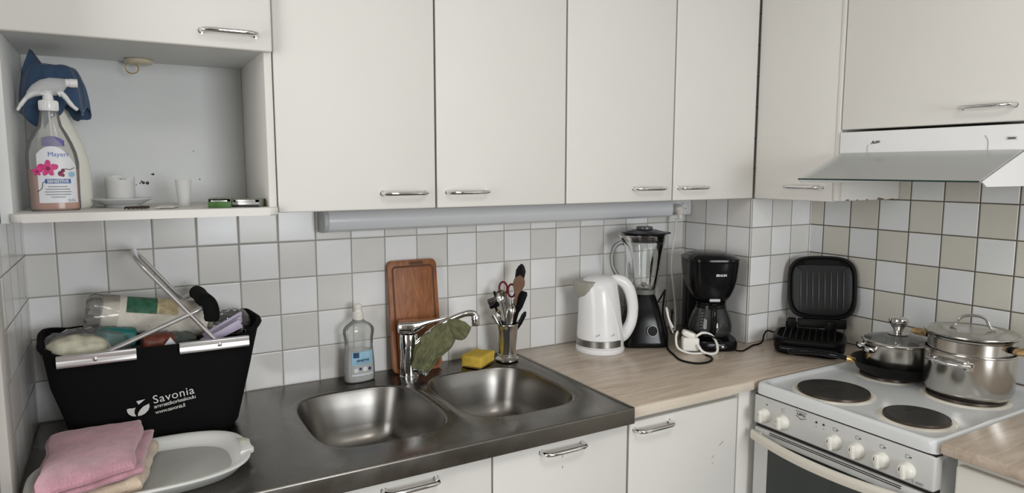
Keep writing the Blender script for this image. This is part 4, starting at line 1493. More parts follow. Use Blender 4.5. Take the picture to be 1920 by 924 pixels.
# folded beige towel, then the pink one
tag(obj('folded_towel', slab(new(), [(.058, -.545), (.205, -.545), (.236, -.345), (.070, -.335)], .9085, .031, 60, 12, .0035, 22, 5, wav=.006), M['beige_towel']),
    'beige patterned folded towel under the pink one', 'towel')
t = thing('pink_towel', 'pink terry towel folded on top of the beige towel', 'towel', (0, 0, 0))
obj('lower_fold', slab(new(), [(.052, -.585), (.204, -.525), (.232, -.318), (.058, -.304)], .9365, .018, 60, 12, .002, 25, 15, wav=.006), M['pink_towel'], t)


def toptowel(u, v):
    return .001 * max(0, u - .55) * 2 * v * v + .0030 * math.sin(7 * v + 3 * u) * (1 - u) - .010 * max(0, (.25 - u) / .25) ** 1.5 - .006 * max(0, (.2 - v) / .2) ** 1.5


obj('upper_fold', slab(new(), [(.040, -.590), (.190, -.530), (.213, -.302), (.046, -.290)], .9490, .024, 72, 14, .0036, 16, 21, top=toptowel, wav=.007), M['pink_towel'], t)

# ================================================================== AROUND THE SINK
WZ = 0.9004
t = thing('detergent_bottle', 'clear dish soap bottle with white cap and pale blue label', 'bottle', (.757, -.058, WZ + .0016), .10)
P3 = [(.94, .9, 0, 0), (1, 1, .004, 0), (1.0, 1.0, .03, 0), (.97, .97, .06, 0), (.90, .92, .095, 0), (.92, .92, .118, 0), (1.0, 1.0, .140, 0), (.98, .98, .150, 0), (.80, .85, .160, 0), (.50, .62, .169, 0), (.36, .5, .173, 0), (.35, .48, .178, 0)]
obj('bottle', loft(new(), spray_body(P3, .0445, .027)), M['clear_pl'], t)
LQ3 = [(sx * .95, sy * .93, z + (.002 if i == 0 else 0), dx) for i, (sx, sy, z, dx) in enumerate(P3[:4])] + [(.87, .86, .088, 0)]
obj('liquid', loft(new(), spray_body(LQ3, .0445, .027)), mat('soap_liquid', (.60, .61, .60), .2), t)
obj('cap', lathe(new(), [(0, .176), (.0150, .176), (.0155, .178), (.0150, .196), (.0115, .199), (.0105, .204), (.0120, .207), (.0118, .214), (.008, .219), (0, .220)], 40), M['white_pl2'], t)
lb = obj('label', label_patch(.0436, .0268, -.031, .031, .024, .088, 2.3, off=.0004), M['label_lblue'], t)
for (x0, x1, z0, z1, m, nm) in ((-.027, -.011, .072, .087, 'label_navy', 'label_square'), (-.0315, .0315, .025, .050, 'tray_in', 'label_photo'), (-.0315, .0315, .0205, .0242, 'label_white', 'label_stripe')):
    obj(nm, label_patch(.0436, .0268, x0, x1, z0, z1, 2.3, off=.0009), M[m], lb)
b = text_bm('SENSITIVE', .0085, .0001, .0003, 'CENTER')
for v in b.verts:
    v.co.z += .0605
obj('lettering', wrap(b, .0436, .0268, 2.3, .0011), M['label_navy'], lb, smooth=False)
for i, w in enumerate((.046, .04)):
    obj('small_print', label_patch(.0436, .0268, -w / 2, w / 2, .0565 - i * .004, .0578 - i * .004, 2.3, off=.001), M['text_grey'], lb)
for (x, z, r) in ((-.02, .036, .006), (-.008, .04, .004), (.006, .038, .007), (.02, .037, .005)):
    b = new()
    b.faces.new([b.verts.new((x + r * math.cos(q), 0, z + r * math.sin(q))) for q in [2 * PI * j / 12 for j in range(12)]])
    obj('label_flower', wrap(b, .0436, .0268, 2.3, .0013), M['label_white'] if r > .0055 else M['label_navy'], lb)

# cutting board leaning on the tiles
t = thing('cutting_board', 'reddish brown wooden cutting board leaning against the tiles behind the faucet', 'cutting board', (.936, -.060, WZ + .0008))
Hb = .331
b = new()


def rrect(w, h, r, n=8, c=(0, 0)):
    out = []
    for (sx, sz, a0) in ((1, 1, 0), (-1, 1, PI / 2), (-1, -1, PI), (1, -1, 1.5 * PI)):
        for i in range(n + 1):
            a = a0 + PI / 2 * i / n
            out.append((c[0] + sx * (w - r) + r * math.cos(a), c[1] + sz * (h - r) + r * math.sin(a)))
    return out


TH = .016
prism(b, rrect(.0765, Hb / 2, .016, 8, (0, Hb / 2)), 'y', 0, TH, .003)
tilt = Matrix.Rotation(-.125, 4, 'X')
bmesh.ops.transform(b, matrix=tilt, verts=b.verts[:])
obj('board', b, M['board'], t)
b = new()
pts = [Vector((x, -.0002, z)) for (x, z) in rrect(.063, Hb / 2 - .016, .01, 6, (0, Hb / 2 - .003))]
sweep(b, pts, .0028, n=8, closed=True, up=(0, 1, 0), h=.25)
bmesh.ops.transform(b, matrix=tilt, verts=b.verts[:])
obj('juice_groove', b, M['board_groove'], t)
b = prism(new(), rrect(.022, .0045, .004, 6, (0.012, Hb - .010)), 'y', -.0006, .0)
bmesh.ops.transform(b, matrix=tilt, verts=b.verts[:])
obj('hanging_slot', b, M['board_groove'], t)

# faucet
t = thing('faucet', 'chrome single lever kitchen faucet between the two bowls', 'faucet', (.895, -.088, WZ - .0004))
obj('base_body', lathe(new(), [(0, 0), (.0285, 0), (.0285, .004), (.0265, .006), (.0258, .045), (.0262, .0455), (.0262, .0475), (.0252, .048), (.0245, .082), (.0262, .083), (.0262, .122), (.0250, .126), (.0235, .1265), (0, .1265)], 56), M['chrome'], t)
b = new()
hs = []
for (x, z0, z1, w) in ((-.031, .131, .155, .013), (-.027, .128, .1635, .022), (-.010, .127, .1655, .0275), (.012, .1275, .1655, .0275), (.030, .134, .1655, .024), (.050, .1475, .1665, .018), (.075, .157, .1685, .0135), (.100, .1635, .1715, .0115), (.112, .1675, .1725, .008)):
    zc, hz = (z0 + z1) / 2, (z1 - z0) / 2
    hs.append([Vector((x, w * math.copysign(abs(math.cos(a)) ** .6, math.cos(a)), zc + hz * math.copysign(abs(math.sin(a)) ** .7, math.sin(a)))) for a in [2 * PI * j / 28 for j in range(28)]])
loft(b, hs)
bmesh.ops.transform(b, matrix=Matrix.Rotation(-.35, 4, 'Z'), verts=b.verts[:])
obj('lever', b, M['chrome'], t)
fx, fy = .895, -.088
sp_ = [(.902 - fx, -.098 - fy, .084), (.918 - fx, -.112 - fy, .105), (.945 - fx, -.130 - fy, .135), (.977 - fx, -.150 - fy, .158), (1.010 - fx, -.172 - fy, .179), (1.035 - fx, -.188 - fy, .189), (1.050 - fx, -.197 - fy, .188), (1.0545 - fx, -.2 - fy, .181)]
obj('spout', sweep(new(), cr(sp_, 6), [.0095] * 6 + [.0088] * 24 + [.0095] * 13, n=18), M['chrome'], t)
obj('aerator', lathe(new(), [(0, .0), (.0105, .0), (.0112, .0015), (.0112, .012), (.0103, .0125), (.0103, .0145), (.0118, .0155), (.0118, .027), (.010, .031), (0, .032)], 32, (1.0545 - fx, -.2 - fy, .154)), M['chrome'], t)
b = lathe(new(), [(.0, 0), (.0095, 0), (.0095, .022), (.0145, .0225), (.0150, .024), (.0150, .036), (.0135, .038), (.008, .0385), (.007, .0365), (0, .0365)], 32)
for i in range(16):
    a = 2 * PI * i / 16
    box(b, .0148 * math.cos(a) - .001, .0148 * math.cos(a) + .001, .0148 * math.sin(a) - .001, .0148 * math.sin(a) + .001, .0245, .0355)
bmesh.ops.transform(b, matrix=Matrix.Translation((.010, -.020, .020)) @ Matrix.Rotation(.60, 4, 'Z') @ Matrix.Rotation(PI / 2 - .12, 4, 'X'), verts=b.verts[:])
obj('valve_knob', b, M['chrome'], t)

# dish cloth hung over the spout
b = bunch(new(), [(.990, -.170, 1.062), (.968, -.161, 1.038), (.943, -.151, .998), (.920, -.141, .960), (.909, -.137, .930)],
          [.009, .024, .033, .031, .019], [.007, .013, .017, .016, .008], (.80, -.31, -.50), 120, 7, .15, 2.2, .8)
for v in b.verts:
    v.co += Vector((nz(v.co, 24, 1), nz(v.co, 24, 4), nz(v.co, 24, 7))) * .009 + Vector((nz(v.co, 60, 1), nz(v.co, 60, 4), nz(v.co, 60, 7))) * .003
b2 = bunch(new(), [(.978, -.166, 1.066), (.993, -.172, 1.056), (1.010, -.179, 1.042), (1.024, -.185, 1.028), (1.030, -.187, 1.020)], [.008, .021, .029, .024, .006], [.006, .012, .014, .012, .004], (.40, -.16, .90), 100, 6, .14, .7, .6)
for v in b2.verts:
    v.co += Vector((nz(v.co, 25, 11), nz(v.co, 25, 14), nz(v.co, 25, 17))) * .008
merge(b, b2)
b2 = bunch(new(), [(.985, -.172, 1.060), (.978, -.172, 1.035), (.968, -.170, 1.008), (.950, -.163, .985), (.938, -.158, .972)], [.006, .018, .022, .018, .006], [.006, .011, .013, .010, .004], (.75, -.30, -.60), 100, 5, .16, 1.7, .8)
for v in b2.verts:
    v.co += Vector((nz(v.co, 25, 21), nz(v.co, 25, 24), nz(v.co, 25, 27))) * .008
merge(b, b2)
tag(obj('dishcloth', b, M['green_cloth']), 'olive green dishcloth hanging over the faucet spout', 'cloth')

# sponge
t = thing('sponge', 'yellow sponge lying on the sink rim beside the utensil cup', 'sponge', (1.120, -.086, WZ + .001), .60)
b = new()
box(b, -.046, .046, -.034, .034, .004, .036, .004, 3)
bmesh.ops.subdivide_edges(b, edges=b.edges[:], cuts=3, use_grid_fill=True)
for v in b.verts:
    v.co += Vector((nz(v.co, 40, 1), nz(v.co, 40, 2), nz(v.co, 40, 3))) * .004
obj('foam_block', b, M['sponge'], t, angle=1.2)
obj('scourer', box(new(), -.0445, .0445, -.0325, .0325, .0, .0038, .0015), M['sponge_dark'], t)

# ------------------------------------------------------------------ utensil cup
CX, CY = 1.219, -.090
t = thing('utensil_cup', 'tapered stainless steel cup on a flared foot holding cutlery', 'cup', (CX, CY, WZ + .0025))
obj('cup_body', lathe(new(), [(0, 0), (.0345, 0), (.0365, .002), (.0365, .006), (.0335, .009), (.0295, .012), (.0275, .0150), (.0290, .0165), (.0290, .0195), (.0270, .022), (.0275, .03), (.0305, .06), (.0340, .095), (.0362, .1105), (.0372, .1125), (.0378, .1165), (.0372, .118), (.0355, .1175), (.0350, .112), (.0290, .06), (.0250, .03), (0, .028)], 64), M['steel'], t)
RV, DV = Vector((.871, -.491, 0)), Vector((.491, .871, 0))


def stick_matrix(ub, db, ut, zt, dt):
    """frame of a utensil: foot at (ub,db) inside the cup, tip at (ut,dt,height zt)"""
    p0 = Vector((CX, CY, WZ + .036)) + RV * ub + DV * db
    p1 = Vector((CX, CY, zt)) + RV * ut + DV * dt
    z = (p1 - p0)
    ln = z.length
    z.normalize()
    x = (RV - z * RV.dot(z)).normalized()
    y = z.cross(x)
    m = Matrix((x, y, z)).transposed().to_4x4()
    return Matrix.Translation(p0) @ m, ln


def utensil(name, label, cat, frame, roll=0.0):
    mt, ln = stick_matrix(*frame)
    o = thing(name, label, cat)
    o.matrix_world = mt @ Matrix.Rotation(roll, 4, 'Z')
    return o, ln


def flat_bar(prof, th, n=10, curve=None):
    """flat handle/blade: prof list of (z, half width), thickness th; curve(z)->y"""
    b = new()
    lps = []
    for (z, w) in prof:
        y = curve(z) if curve else 0
        lps.append([Vector((w * math.copysign(abs(math.cos(a)) ** .8, math.cos(a)), y + th / 2 * math.sin(a), z)) for a in [2 * PI * j / n for j in range(n)]])
    return loft(b, lps)


def spoon_bowl(zc, a, c, depth, th=.0012, n=24, m=7):
    """oval bowl opening towards -y"""
    b = new()
    rings = []
    for i in range(m + 1):
        s = i / m
        rings.append([Vector((a * s * math.cos(q), depth * (1 - s * s), zc + c * s * math.sin(q))) for q in [2 * PI * j / n for j in range(n)]])
    outer = [[v + Vector((0, th, 0)) for v in r] for r in rings]
    seq = rings[1:][::-1] + []
    b0 = [rings[1]] + rings[2:] + outer[::-1][:-1]
    loft(b, b0, True, True)
    return b


def spoon(name, label, frame, a, c, hw, m, depth=.008, roll=0, cat='spoon'):
    o, ln = utensil(name, label, cat, frame, roll)
    obj('bowl', spoon_bowl(ln - c, a, c, depth), m, o)
    obj('handle', flat_bar([(0, hw * 1.5), (.02, hw * 1.4), (ln * .5, hw), (ln - 2 * c - .004, hw * .8), (ln - 2 * c + .006, hw * .9)], .003), m, o)
    return o


# wooden spoon
o, ln = utensil('wooden_spoon', 'brown wooden cooking spoon, tallest pale handle in the utensil cup', 'spoon', (-.004, -.010, .042, 1.172, -.010))
b = loft(new(), [[Vector((w * math.cos(a), t_ * math.sin(a), z)) for a in [2 * PI * j / 24 for j in range(24)]] for (z, w, t_) in ((0, .0048, .0045), (ln - .07, .0050, .0045), (ln - .056, .0075, .005), (ln - .045, .0135, .0055), (ln - .030, .0185, .006), (ln - .016, .0175, .006), (ln - .006, .0115, .005), (ln, .003, .002))])
for v in b.verts:
    if v.co.z > ln - .052 and v.co.y < 0:
        v.co.y += .006 * (1 - min(1, (v.co.x / .016) ** 2))
obj('spoon', b, M['spoon_wood'], o)
# black spoon behind
o, ln = utensil('serving_spoon', 'black plastic serving spoon, highest at the back of the cup', 'spoon', (.002, .006, .047, 1.204, .012))
obj('spoon', flat_bar([(0, .005), (ln - .075, .0055), (ln - .062, .009), (ln - .045, .0145), (ln - .022, .0155), (ln - .008, .010), (ln, .003)], .005, 14), M['black_m'], o)
o, ln = utensil('spatula', 'black plastic spatula leaning right behind the wooden spoon', 'spatula', (-.002, .012, .052, 1.118, .016))
obj('blade', flat_bar([(0, .006), (ln - .07, .006), (ln - .05, .012), (ln - .01, .0155), (ln, .012)], .003, 12), M['black_m'], o)
o, ln = utensil('knife', 'black knife handle poking low out of the right of the cup', 'knife', (.0, -.002, .058, 1.056, .0))
obj('handle', flat_bar([(0, .003), (ln - .06, .004), (ln - .04, .007), (ln - .012, .0075), (ln, .0035)], .009, 14), M['black'], o)
# scissors with dark red loops
o, ln = utensil('scissors', 'scissors with dark red handle loops standing in the cup', 'scissors', (.004, .008, -.002, 1.148, .012))
obj('blade', flat_bar([(0, .002), (ln - .05, .007), (ln - .03, .007)], .003), M['steel'], o)
for (dx, dz, rx) in ((-.010, -.020, .0125), (.016, -.028, .0115)):
    obj('handle_loop', sweep(new(), [(dx + rx * math.cos(a), 0, ln + dz + .020 * math.sin(a)) for a in [2 * PI * j / 24 for j in range(24)]], .0032, n=10, closed=True), M['red'], o)
# fork
o, ln = utensil('fork', 'steel fork with upright tines in front of the scissors', 'fork', (.006, -.006, .012, 1.100, -.004))
obj('handle', flat_bar([(0, .007), (.02, .0065), (ln - .06, .003), (ln - .045, .004), (ln - .034, .0108), (ln - .028, .0108)], .0022, 10), M['chrome'], o)
for i in range(4):
    x = -.0092 + .0061 * i
    obj('tine', sweep(new(), [(x, 0, ln - .030), (x, 0, ln - .006), (x * .98, 0, ln)], [.0016, .0013, .0006], n=8), M['chrome'], o)
spoon('ladle', 'round steel serving spoon, its bowl facing out at the cup left', (.010, -.006, -.021, 1.128, -.012), .0175, .022, .0035, M['chrome'], .010)
spoon('tablespoon', 'steel tablespoon in front of the wooden spoon handle', (.010, -.018, .018, 1.086, -.022), .0115, .0165, .003, M['chrome'], .006)
spoon('teaspoon', 'small steel spoon low at the left rim of the cup', (.004, -.016, -.030, 1.066, -.018), .009, .013, .0028, M['chrome'], .005)
o, ln = utensil('table_knife', 'broad shiny steel blade standing at the cup centre', 'knife', (.004, -.024, .006, 1.073, -.027))
obj('blade', flat_bar([(0, .006), (.03, .0085), (ln - .03, .0095), (ln - .012, .007), (ln, .0015)], .0016, 10), M['chrome'], o)
o, ln = utensil('teaspoon', 'thin steel handle leaning far left over the cup rim', 'spoon', (.016, -.008, -.044, 1.046, -.006))
obj('handle', flat_bar([(0, .003), (ln - .02, .0048), (ln - .004, .0055), (ln, .003)], .002, 10), M['chrome'], o)
o, ln = utensil('potato_masher', 'black and steel masher head at the far left of the cup', 'masher', (.012, .006, -.050, 1.112, .006))
obj('handle', flat_bar([(0, .004), (ln - .045, .004)], .006), M['black_m'], o)
obj('head', box(new(), -.018, .014, -.007, .007, ln - .046, ln - .014, .004, 3), M['black'], o)
for k in range(4):
    obj('wire', sweep(new(), [(-.019, -.0075, ln - .036 + .006 * k), (.0, -.0115, ln - .031 + .005 * k), (.015, -.0075, ln - .022 + .002 * k)], .0009, n=6), M['chrome'], o)
obj('knob', box(new(), .008, .016, -.004, .004, ln - .018, ln + .004, .0015), M['black'], o)

# ================================================================== KETTLE
t = thing('electric_kettle', 'white electric kettle with a steel band near its base', 'kettle', (1.5535, -.128, WZ), -.42)
obj('power_base', lathe(new(), [(0, 0), (.079, 0), (.0805, .003), (.0805, .012), (.078, .0155), (0, .0155)], 72), M['white_pl'], t)


def ksec(z, a, c, dx, n=64, k=2.0):
    return sup(a, c, n, k, (dx, 0), z)


b = new()
KS = [(.0162, .0775, .0775, 0), (.020, .0785, .0785, 0), (.045, .0775, .0775, -.0005), (.075, .0750, .0750, -.0015), (.110, .0715, .0710, -.003), (.145, .0695, .0685, -.004), (.178, .0670, .0645, -.0065), (.200, .0650, .0610, -.0080),
      (.216, .0630, .0575, -.0085), (.228, .0600, .0520, -.0075), (.238, .0520, .0430, -.004), (.2455, .036, .029, 0), (.249, .018, .015, .004), (.2495, .004, .003, .005)]
loft(b, [ksec(*s) for s in KS])
obj('body', b, M['white_pl'], t, angle=1.0)
b = new()
loft(b, [[Vector((.0 + (a + .0014) * math.cos(q), (a + .0014) * math.sin(q), z)) for q in [PI * .52 + 1.30 * PI * i / 60 - .25 for i in range(61)]] for (z, a) in ((.0225, .0785), (.0232, .0792), (.044, .0783), (.0447, .0776))], False, False, close=False)
obj('steel_band', b, mat('kettle_band', (.30, .295, .28), .3, 1.0), t)
# spout: wedge on the upper left
b = new()
sp2 = []
for (z, x0, x1, w) in ((.172, -.0735, -.055, .006), (.185, -.0830, -.040, .028), (.205, -.0900, -.025, .040), (.222, -.0940, -.015, .045), (.2325, -.0955, -.012, .046), (.2345, -.091, -.012, .042)):
    lp = []
    for j in range(28):
        a = 2 * PI * j / 28
        cx_, hx = (x0 + x1) / 2, (x1 - x0) / 2
        x = cx_ - hx * math.cos(a)
        nose = (1 - max(0, math.cos(a)) * .55)
        lp.append(Vector((x, w * math.sin(a) * nose * 1.2, z)))
    sp2.append(lp)
loft(b, sp2)
obj('spout', b, mat('kettle_spout', (.36, .345, .30), .4), t)
# handle: big loop on the right, oval section
hp = [(.030, 0, .234), (.052, 0, .235), (.078, 0, .224), (.096, 0, .199), (.107, 0, .160), (.109, 0, .125), (.104, 0, .092), (.092, 0, .066), (.078, 0, .047), (.064, 0, .037)]
hr = [.012, .0165, .0190, .0195, .0185, .018, .0185, .020, .0205, .018]
H = cr(hp, 6)
rr = []
for i in range(len(H)):
    s = i / (len(H) - 1) * (len(hr) - 1)
    k = min(int(s), len(hr) - 2)
    rr.append(hr[k] * (1 - (s - k)) + hr[k + 1] * (s - k))
obj('handle', sweep(new(), H, rr, n=28, up=(0, 1, 0), h=.95, w=1.0), M['white_pl'], t)
# raised seam running down the body between shell and handle side
b = new()
seam = []
for z in [.020 + .0165 * i for i in range(13)]:
    for q in range(len(KS) - 1):
        if KS[q][0] <= z <= KS[q + 1][0]:
            f = (z - KS[q][0]) / (KS[q + 1][0] - KS[q][0])
            a, c, dx = (KS[q][j] * (1 - f) + KS[q + 1][j] * f for j in (1, 2, 3))
    an = -.80 - .55 * ((z - .02) / .2) ** 1.6
    seam.append(Vector((dx + (a + .0003) * math.cos(an), (c + .0003) * math.sin(an), z)))
obj('seam_ridge', sweep(b, cr(seam, 3), .0022, n=8), M['white_pl'], t)
for (an, w) in ((-1.95, .0055), (-1.28, .0045)):
    b = new()
    for k in range(3):
        a2 = an + k * .06
        pts = [Vector((.0762 * math.cos(a2 + .018 * math.cos(q)) - .001, .0762 * math.sin(a2 + .018 * math.cos(q)), .062 + .0022 * k + .0035 * math.sin(q))) for q in [2 * PI * j / 10 for j in range(10)]]
        b.faces.new([b.verts.new(p) for p in pts])
    obj('print_mark', b, M['text_grey'], t, smooth=False)

# ================================================================== BLENDER
t = T_BLENDER = thing('blender', 'black blender with a clear glass jug and black lid', 'blender', (1.733, -.130, WZ), -.50)
b = new()
BS = [(.0, .074, .074, 5), (.003, .0775, .0775, 5), (.018, .0775, .0775, 5), (.024, .0755, .0755, 5), (.060, .0700, .0700, 4.5), (.100, .0610, .0610, 4), (.135, .0510, .0510, 3.5), (.160, .0430, .0430, 3), (.172, .0400, .0400, 2.4), (.1735, .036, .036, 2.2)]
loft(b, [sup(a, c, 80, k, (0, 0), z) for (z, a, c, k) in BS])
obj('motor_base', b, M['black'], t, angle=.9)
b = lathe(new(), [(.0165, 0), (.0185, .001), (.0185, .005), (.0165, .0062), (.0155, .005), (0, .005)], 36)
bmesh.ops.transform(b, matrix=Matrix.Translation((.018, -.0718, .058)) @ Matrix.Rotation(PI / 2 - .16, 4, 'X'), verts=b.verts[:])
kn = obj('dial', b, M['black_m'], t)
b = sweep(new(), [(.0175 * math.cos(a), .0175 * math.sin(a), 0) for a in [2 * PI * j / 40 for j in range(40)]], .0011, n=8, closed=True)
bmesh.ops.transform(b, matrix=Matrix.Translation((.018, -.0772, .0589)) @ Matrix.Rotation(PI / 2 - .16, 4, 'X'), verts=b.verts[:])
obj('dial_ring', b, M['grey_cap'], kn)
obj('jug_collar', lathe(new(), [(.030, .174), (.0405, .174), (.0415, .177), (.0415, .188), (.0385, .190)], 56), mat('jug_collar', (.16, .17, .16), .25), t)
b = new()
outr, inn = [], []
NJ = 96
for (z, r, wv) in ((.188, .0395, 0), (.200, .0435, .0008), (.230, .0490, .0018), (.270, .0555, .0022), (.310, .0615, .0018), (.335, .0655, .0008), (.350, .0685, 0), (.372, .0715, 0), (.376, .0745, 0)):
    def ring(r, z, wv):
        lp = []
        for i in range(NJ):
            a = 2 * PI * i / NJ
            rr_ = r + wv * math.cos(8 * a)
            sp = max(0, math.cos(a - PI * 1.02)) ** 14 * max(0, (z - .335) / .04) * .018
            lp.append(Vector(((rr_ + sp) * math.cos(a), (rr_ + sp) * math.sin(a), z)))
        return lp
    outr.append(ring(r, z, wv))
    inn.append(ring(r - .0042, z, wv * .6))
inn[0] = [p + Vector((0, 0, .007)) for p in inn[0]]
jug = obj('glass_jug', loft(b, outr, False, False), M['glass'], t, angle=1.0)
b = new()
obj('jug_handle', sweep(b, cr([(-.064, 0, .345), (-.082, 0, .347), (-.101, 0, .332), (-.110, 0, .300), (-.104, 0, .262), (-.086, 0, .230), (-.066, 0, .208), (-.046, 0, .200)], 6), .0085, n=16, up=(0, 1, 0), h=1.2, w=.8), M['glass'], jug)
for a in (-1.95, -1.25):
    b = sweep(new(), [(.044 * math.cos(a), .044 * math.sin(a), .205), (.062 * math.cos(a), .062 * math.sin(a), .330)], .0016, n=8)
    obj('jug_rib', b, M['glass'], jug)
obj('blade_disc', lathe(new(), [(0, .1965), (.034, .1965), (.034, .199), (.012, .203), (.006, .212), (0, .213)], 40), M['steel'], t)
b = new()
obj('lid', lathe(b, [(0, .352), (.062, .352), (.0660, .354), (.0672, .362), (.0640, .3635), (.0640, .3665), (.0680, .3685), (.0680, .3775), (.0765, .3785), (.0785, .381), (.0770, .3845), (.062, .3875), (.040, .393), (.030, .394), (0, .394)], 64), M['black'], t)
b = new()
box(b, .072, .088, -.010, .010, .378, .384, .002)
obj('lid_tab', b, M['black'], t)
obj('lid_plug', lathe(new(), [(0, .3945), (.027, .3945), (.028, .396), (.0275, .4015), (.025, .4035), (0, .4040)], 40), mat('grey_plug', (.10, .10, .105), .25), t)

# ================================================================== COFFEE MAKER
t = T_COFFEE = thing('coffee_maker', 'black drip coffee maker with a glass carafe standing in the corner', 'coffee maker', (1.924, -.245, WZ), -.52)
b = new()
loft(b, [sup(.080, .107, 72, 4.2, (0, -.005), 0), sup(.083, .110, 72, 4.2, (0, -.005), .004), sup(.083, .110, 72, 4.2, (0, -.005), .024), sup(.079, .106, 72, 4.2, (0, -.005), .032), sup(.066, .09, 72, 3, (0, -.005), .033)])
obj('base', b, M['black'], t, angle=.9)
obj('tower', box(new(), -.071, .071, .018, .080, .0335, .262, .012, 4), M['black_m'], t)
b = new()
loft(b, [sup(a, c, 72, k, (0, y), z) for (z, a, c, y, k) in ((.160, .050, .045, -.028, 2.4), (.163, .056, .052, -.028, 2.4), (.178, .067, .062, -.022, 2.6), (.205, .077, .078, -.012, 3.0), (.235, .0825, .092, -.003, 3.4), (.268, .0845, .098, .0, 3.6), (.290, .0855, .099, .0, 3.8), (.2915, .0835, .097, 0, 3.8), (.2935, .0835, .097, 0, 3.8), (.295, .0860, .0995, 0, 3.8), (.301, .0855, .099, 0, 3.8), (.310, .074, .086, .002, 3.2), (.317, .050, .060, .006, 2.6), (.319, .02, .024, .008, 2.2))])
hd = obj('filter_head', b, M['black'], t, angle=.9)
obj('drip_stop', box(new(), -.020, .016, -.086, -.078, .160, .170, .003), M['grey_cap'], t)
b = text_bm('BRAUN', .0105, .0004, .0005, 'CENTER')
bmesh.ops.transform(b, matrix=Matrix.Translation((.012, -.0990, .2475)) @ Matrix.Rotation(.10, 4, 'X') @ Matrix.Rotation(.03, 4, 'Z'), verts=b.verts[:])
obj('logo', b, M['text_white'], hd, smooth=False)
obj('hotplate', lathe(new(), [(0, .0335), (.060, .0335), (.062, .035), (.060, .0375), (0, .0375)], 56, (0, -.030, 0)), M['black_m'], t)
b = new()
pr_ = [(0, .039), (.052, .039), (.064, .043), (.0715, .055), (.0720, .070), (.068, .092), (.059, .118), (.0495, .138), (.0475, .146)]
lathe(b, pr_ + [(r - .002, z) for (r, z) in pr_[::-1][:-1]] + [(0, .0415)], 64, (0, -.030, 0))
ca = obj('carafe', b, M['smoke'], t)
obj('carafe_lid', lathe(new(), [(.048, .144), (.050, .147), (.050, .154), (.044, .158), (0, .1585)], 56, (0, -.030, 0)), M['black'], ca)
obj('carafe_band', lathe(new(), [(.0500, .132), (.0515, .133), (.0500, .143), (.0488, .143)], 56, (0, -.030, 0)), M['black'], ca)
b = sweep(new(), cr([(-.008, -.078, .148), (-.010, -.104, .146), (-.012, -.113, .120), (-.012, -.111, .085), (-.010, -.100, .060), (-.008, -.094, .056)], 5), .0085, n=14, up=(1, 0, 0), w=.75, h=1.15)
obj('carafe_handle', b, M['black'], ca)
for k in range(7):
    a = -2.25
    r = .0722 - .0001 * k - .0013 * max(0, k - 2) * .9
    z = .062 + .010 * k
    obj('scale_mark', box(new(), r * math.cos(a) - .004, r * math.cos(a) + .004, -.030 + r * math.sin(a) - .0006, -.030 + r * math.sin(a) - .0001, z, z + .0014), M['text_grey'], ca, smooth=False)
for (x, w) in ((.000, .007), (.018, .007)):
    b = new()
    box(b, x - w, x + w, -.1192, -.1150, .011, .021, .002)
    obj('switch', b, mat('switch_chrome', (.25, .25, .25), .15, .8), t)

# ================================================================== CORDS AND SOCKET BLOCK


def cord(name, label, pts, r, m, cat='cord', sub=8, parent=None):
    b = sweep(new(), cr(pts, sub), r, n=10)
    if parent is not None:
        pm = Matrix.Translation(parent.location) @ Matrix.Rotation(parent.rotation_euler[2], 4, 'Z')
        bmesh.ops.transform(b, matrix=pm.inverted(), verts=b.verts[:])
    return obj(name, b, m, parent)


t = thing('extension_lead', 'white extension lead with twin socket block in front of the coffee maker', 'extension lead', (0, 0, 0))
cord('cable', '', [(1.945, -.058, 1.318), (1.943, -.055, 1.27), (1.938, -.05, 1.20), (1.937, -.05, 1.13), (1.944, -.055, 1.06), (1.935, -.075, 1.00), (1.90, -.115, .955), (1.850, -.165, .935), (1.812, -.215, .930), (1.790, -.245, .950), (1.770, -.262, .962), (1.752, -.275, .945), (1.748, -.290, .917), (1.766, -.320, .9045), (1.800, -.345, .9045), (1.812, -.352, .907)], .0036, M['cord_white'], parent=t)
cord('cable', '', [(1.797, -.318, .955), (1.822, -.326, .966), (1.852, -.335, .955), (1.865, -.345, .930), (1.850, -.362, .908), (1.820, -.365, .9045), (1.798, -.350, .912), (1.792, -.335, .93)], .0042, M['cord_white'], parent=t)
cord('cable', '', [(1.775, -.235, .970), (1.765, -.225, 1.000), (1.772, -.205, 1.030), (1.79, -.19, 1.02), (1.80, -.19, .98), (1.81, -.2, .94)], .0036, M['cord_white'], parent=t)
b = new()
box(b, -.027, .027, -.021, .021, .0, .045, .007, 4)
bmesh.ops.transform(b, matrix=Matrix.Translation((1.793, -.298, .9052)) @ Matrix.Rotation(-.6, 4, 'Z'), verts=b.verts[:])
bl = obj('socket_block', b, M['cord_white'], t)
b = new()
loft(b, [sup(a, c, 32, 3.6, (0, 0), z) for (z, a, c) in ((0, .021, .015), (.004, .0235, .0175), (.012, .0235, .0175), (.017, .021, .015), (.0185, .012, .008))])
bmesh.ops.transform(b, matrix=Matrix.Translation((1.789, -.292, .9505)) @ Matrix.Rotation(-.6, 4, 'Z') @ Matrix.Rotation(.35, 4, 'Y'), verts=b.verts[:])
obj('plug', b, M['white_pl2'], t)
cord('power_cord', '', [(1.752, -.042, .915), (1.80, -.055, .95), (1.852, -.08, 1.03), (1.868, -.09, 1.065), (1.84, -.12, 1.06), (1.802, -.155, 1.0), (1.790, -.19, .945), (1.770, -.215, .915), (1.742, -.250, .9045), (1.712, -.310, .9035), (1.688, -.365, .9035), (1.700, -.412, .9035), (1.735, -.425, .9035), (1.775, -.412, .9035), (1.797, -.385, .9035), (1.800, -.362, .9035)], .0032, M['black_m'], parent=T_BLENDER)
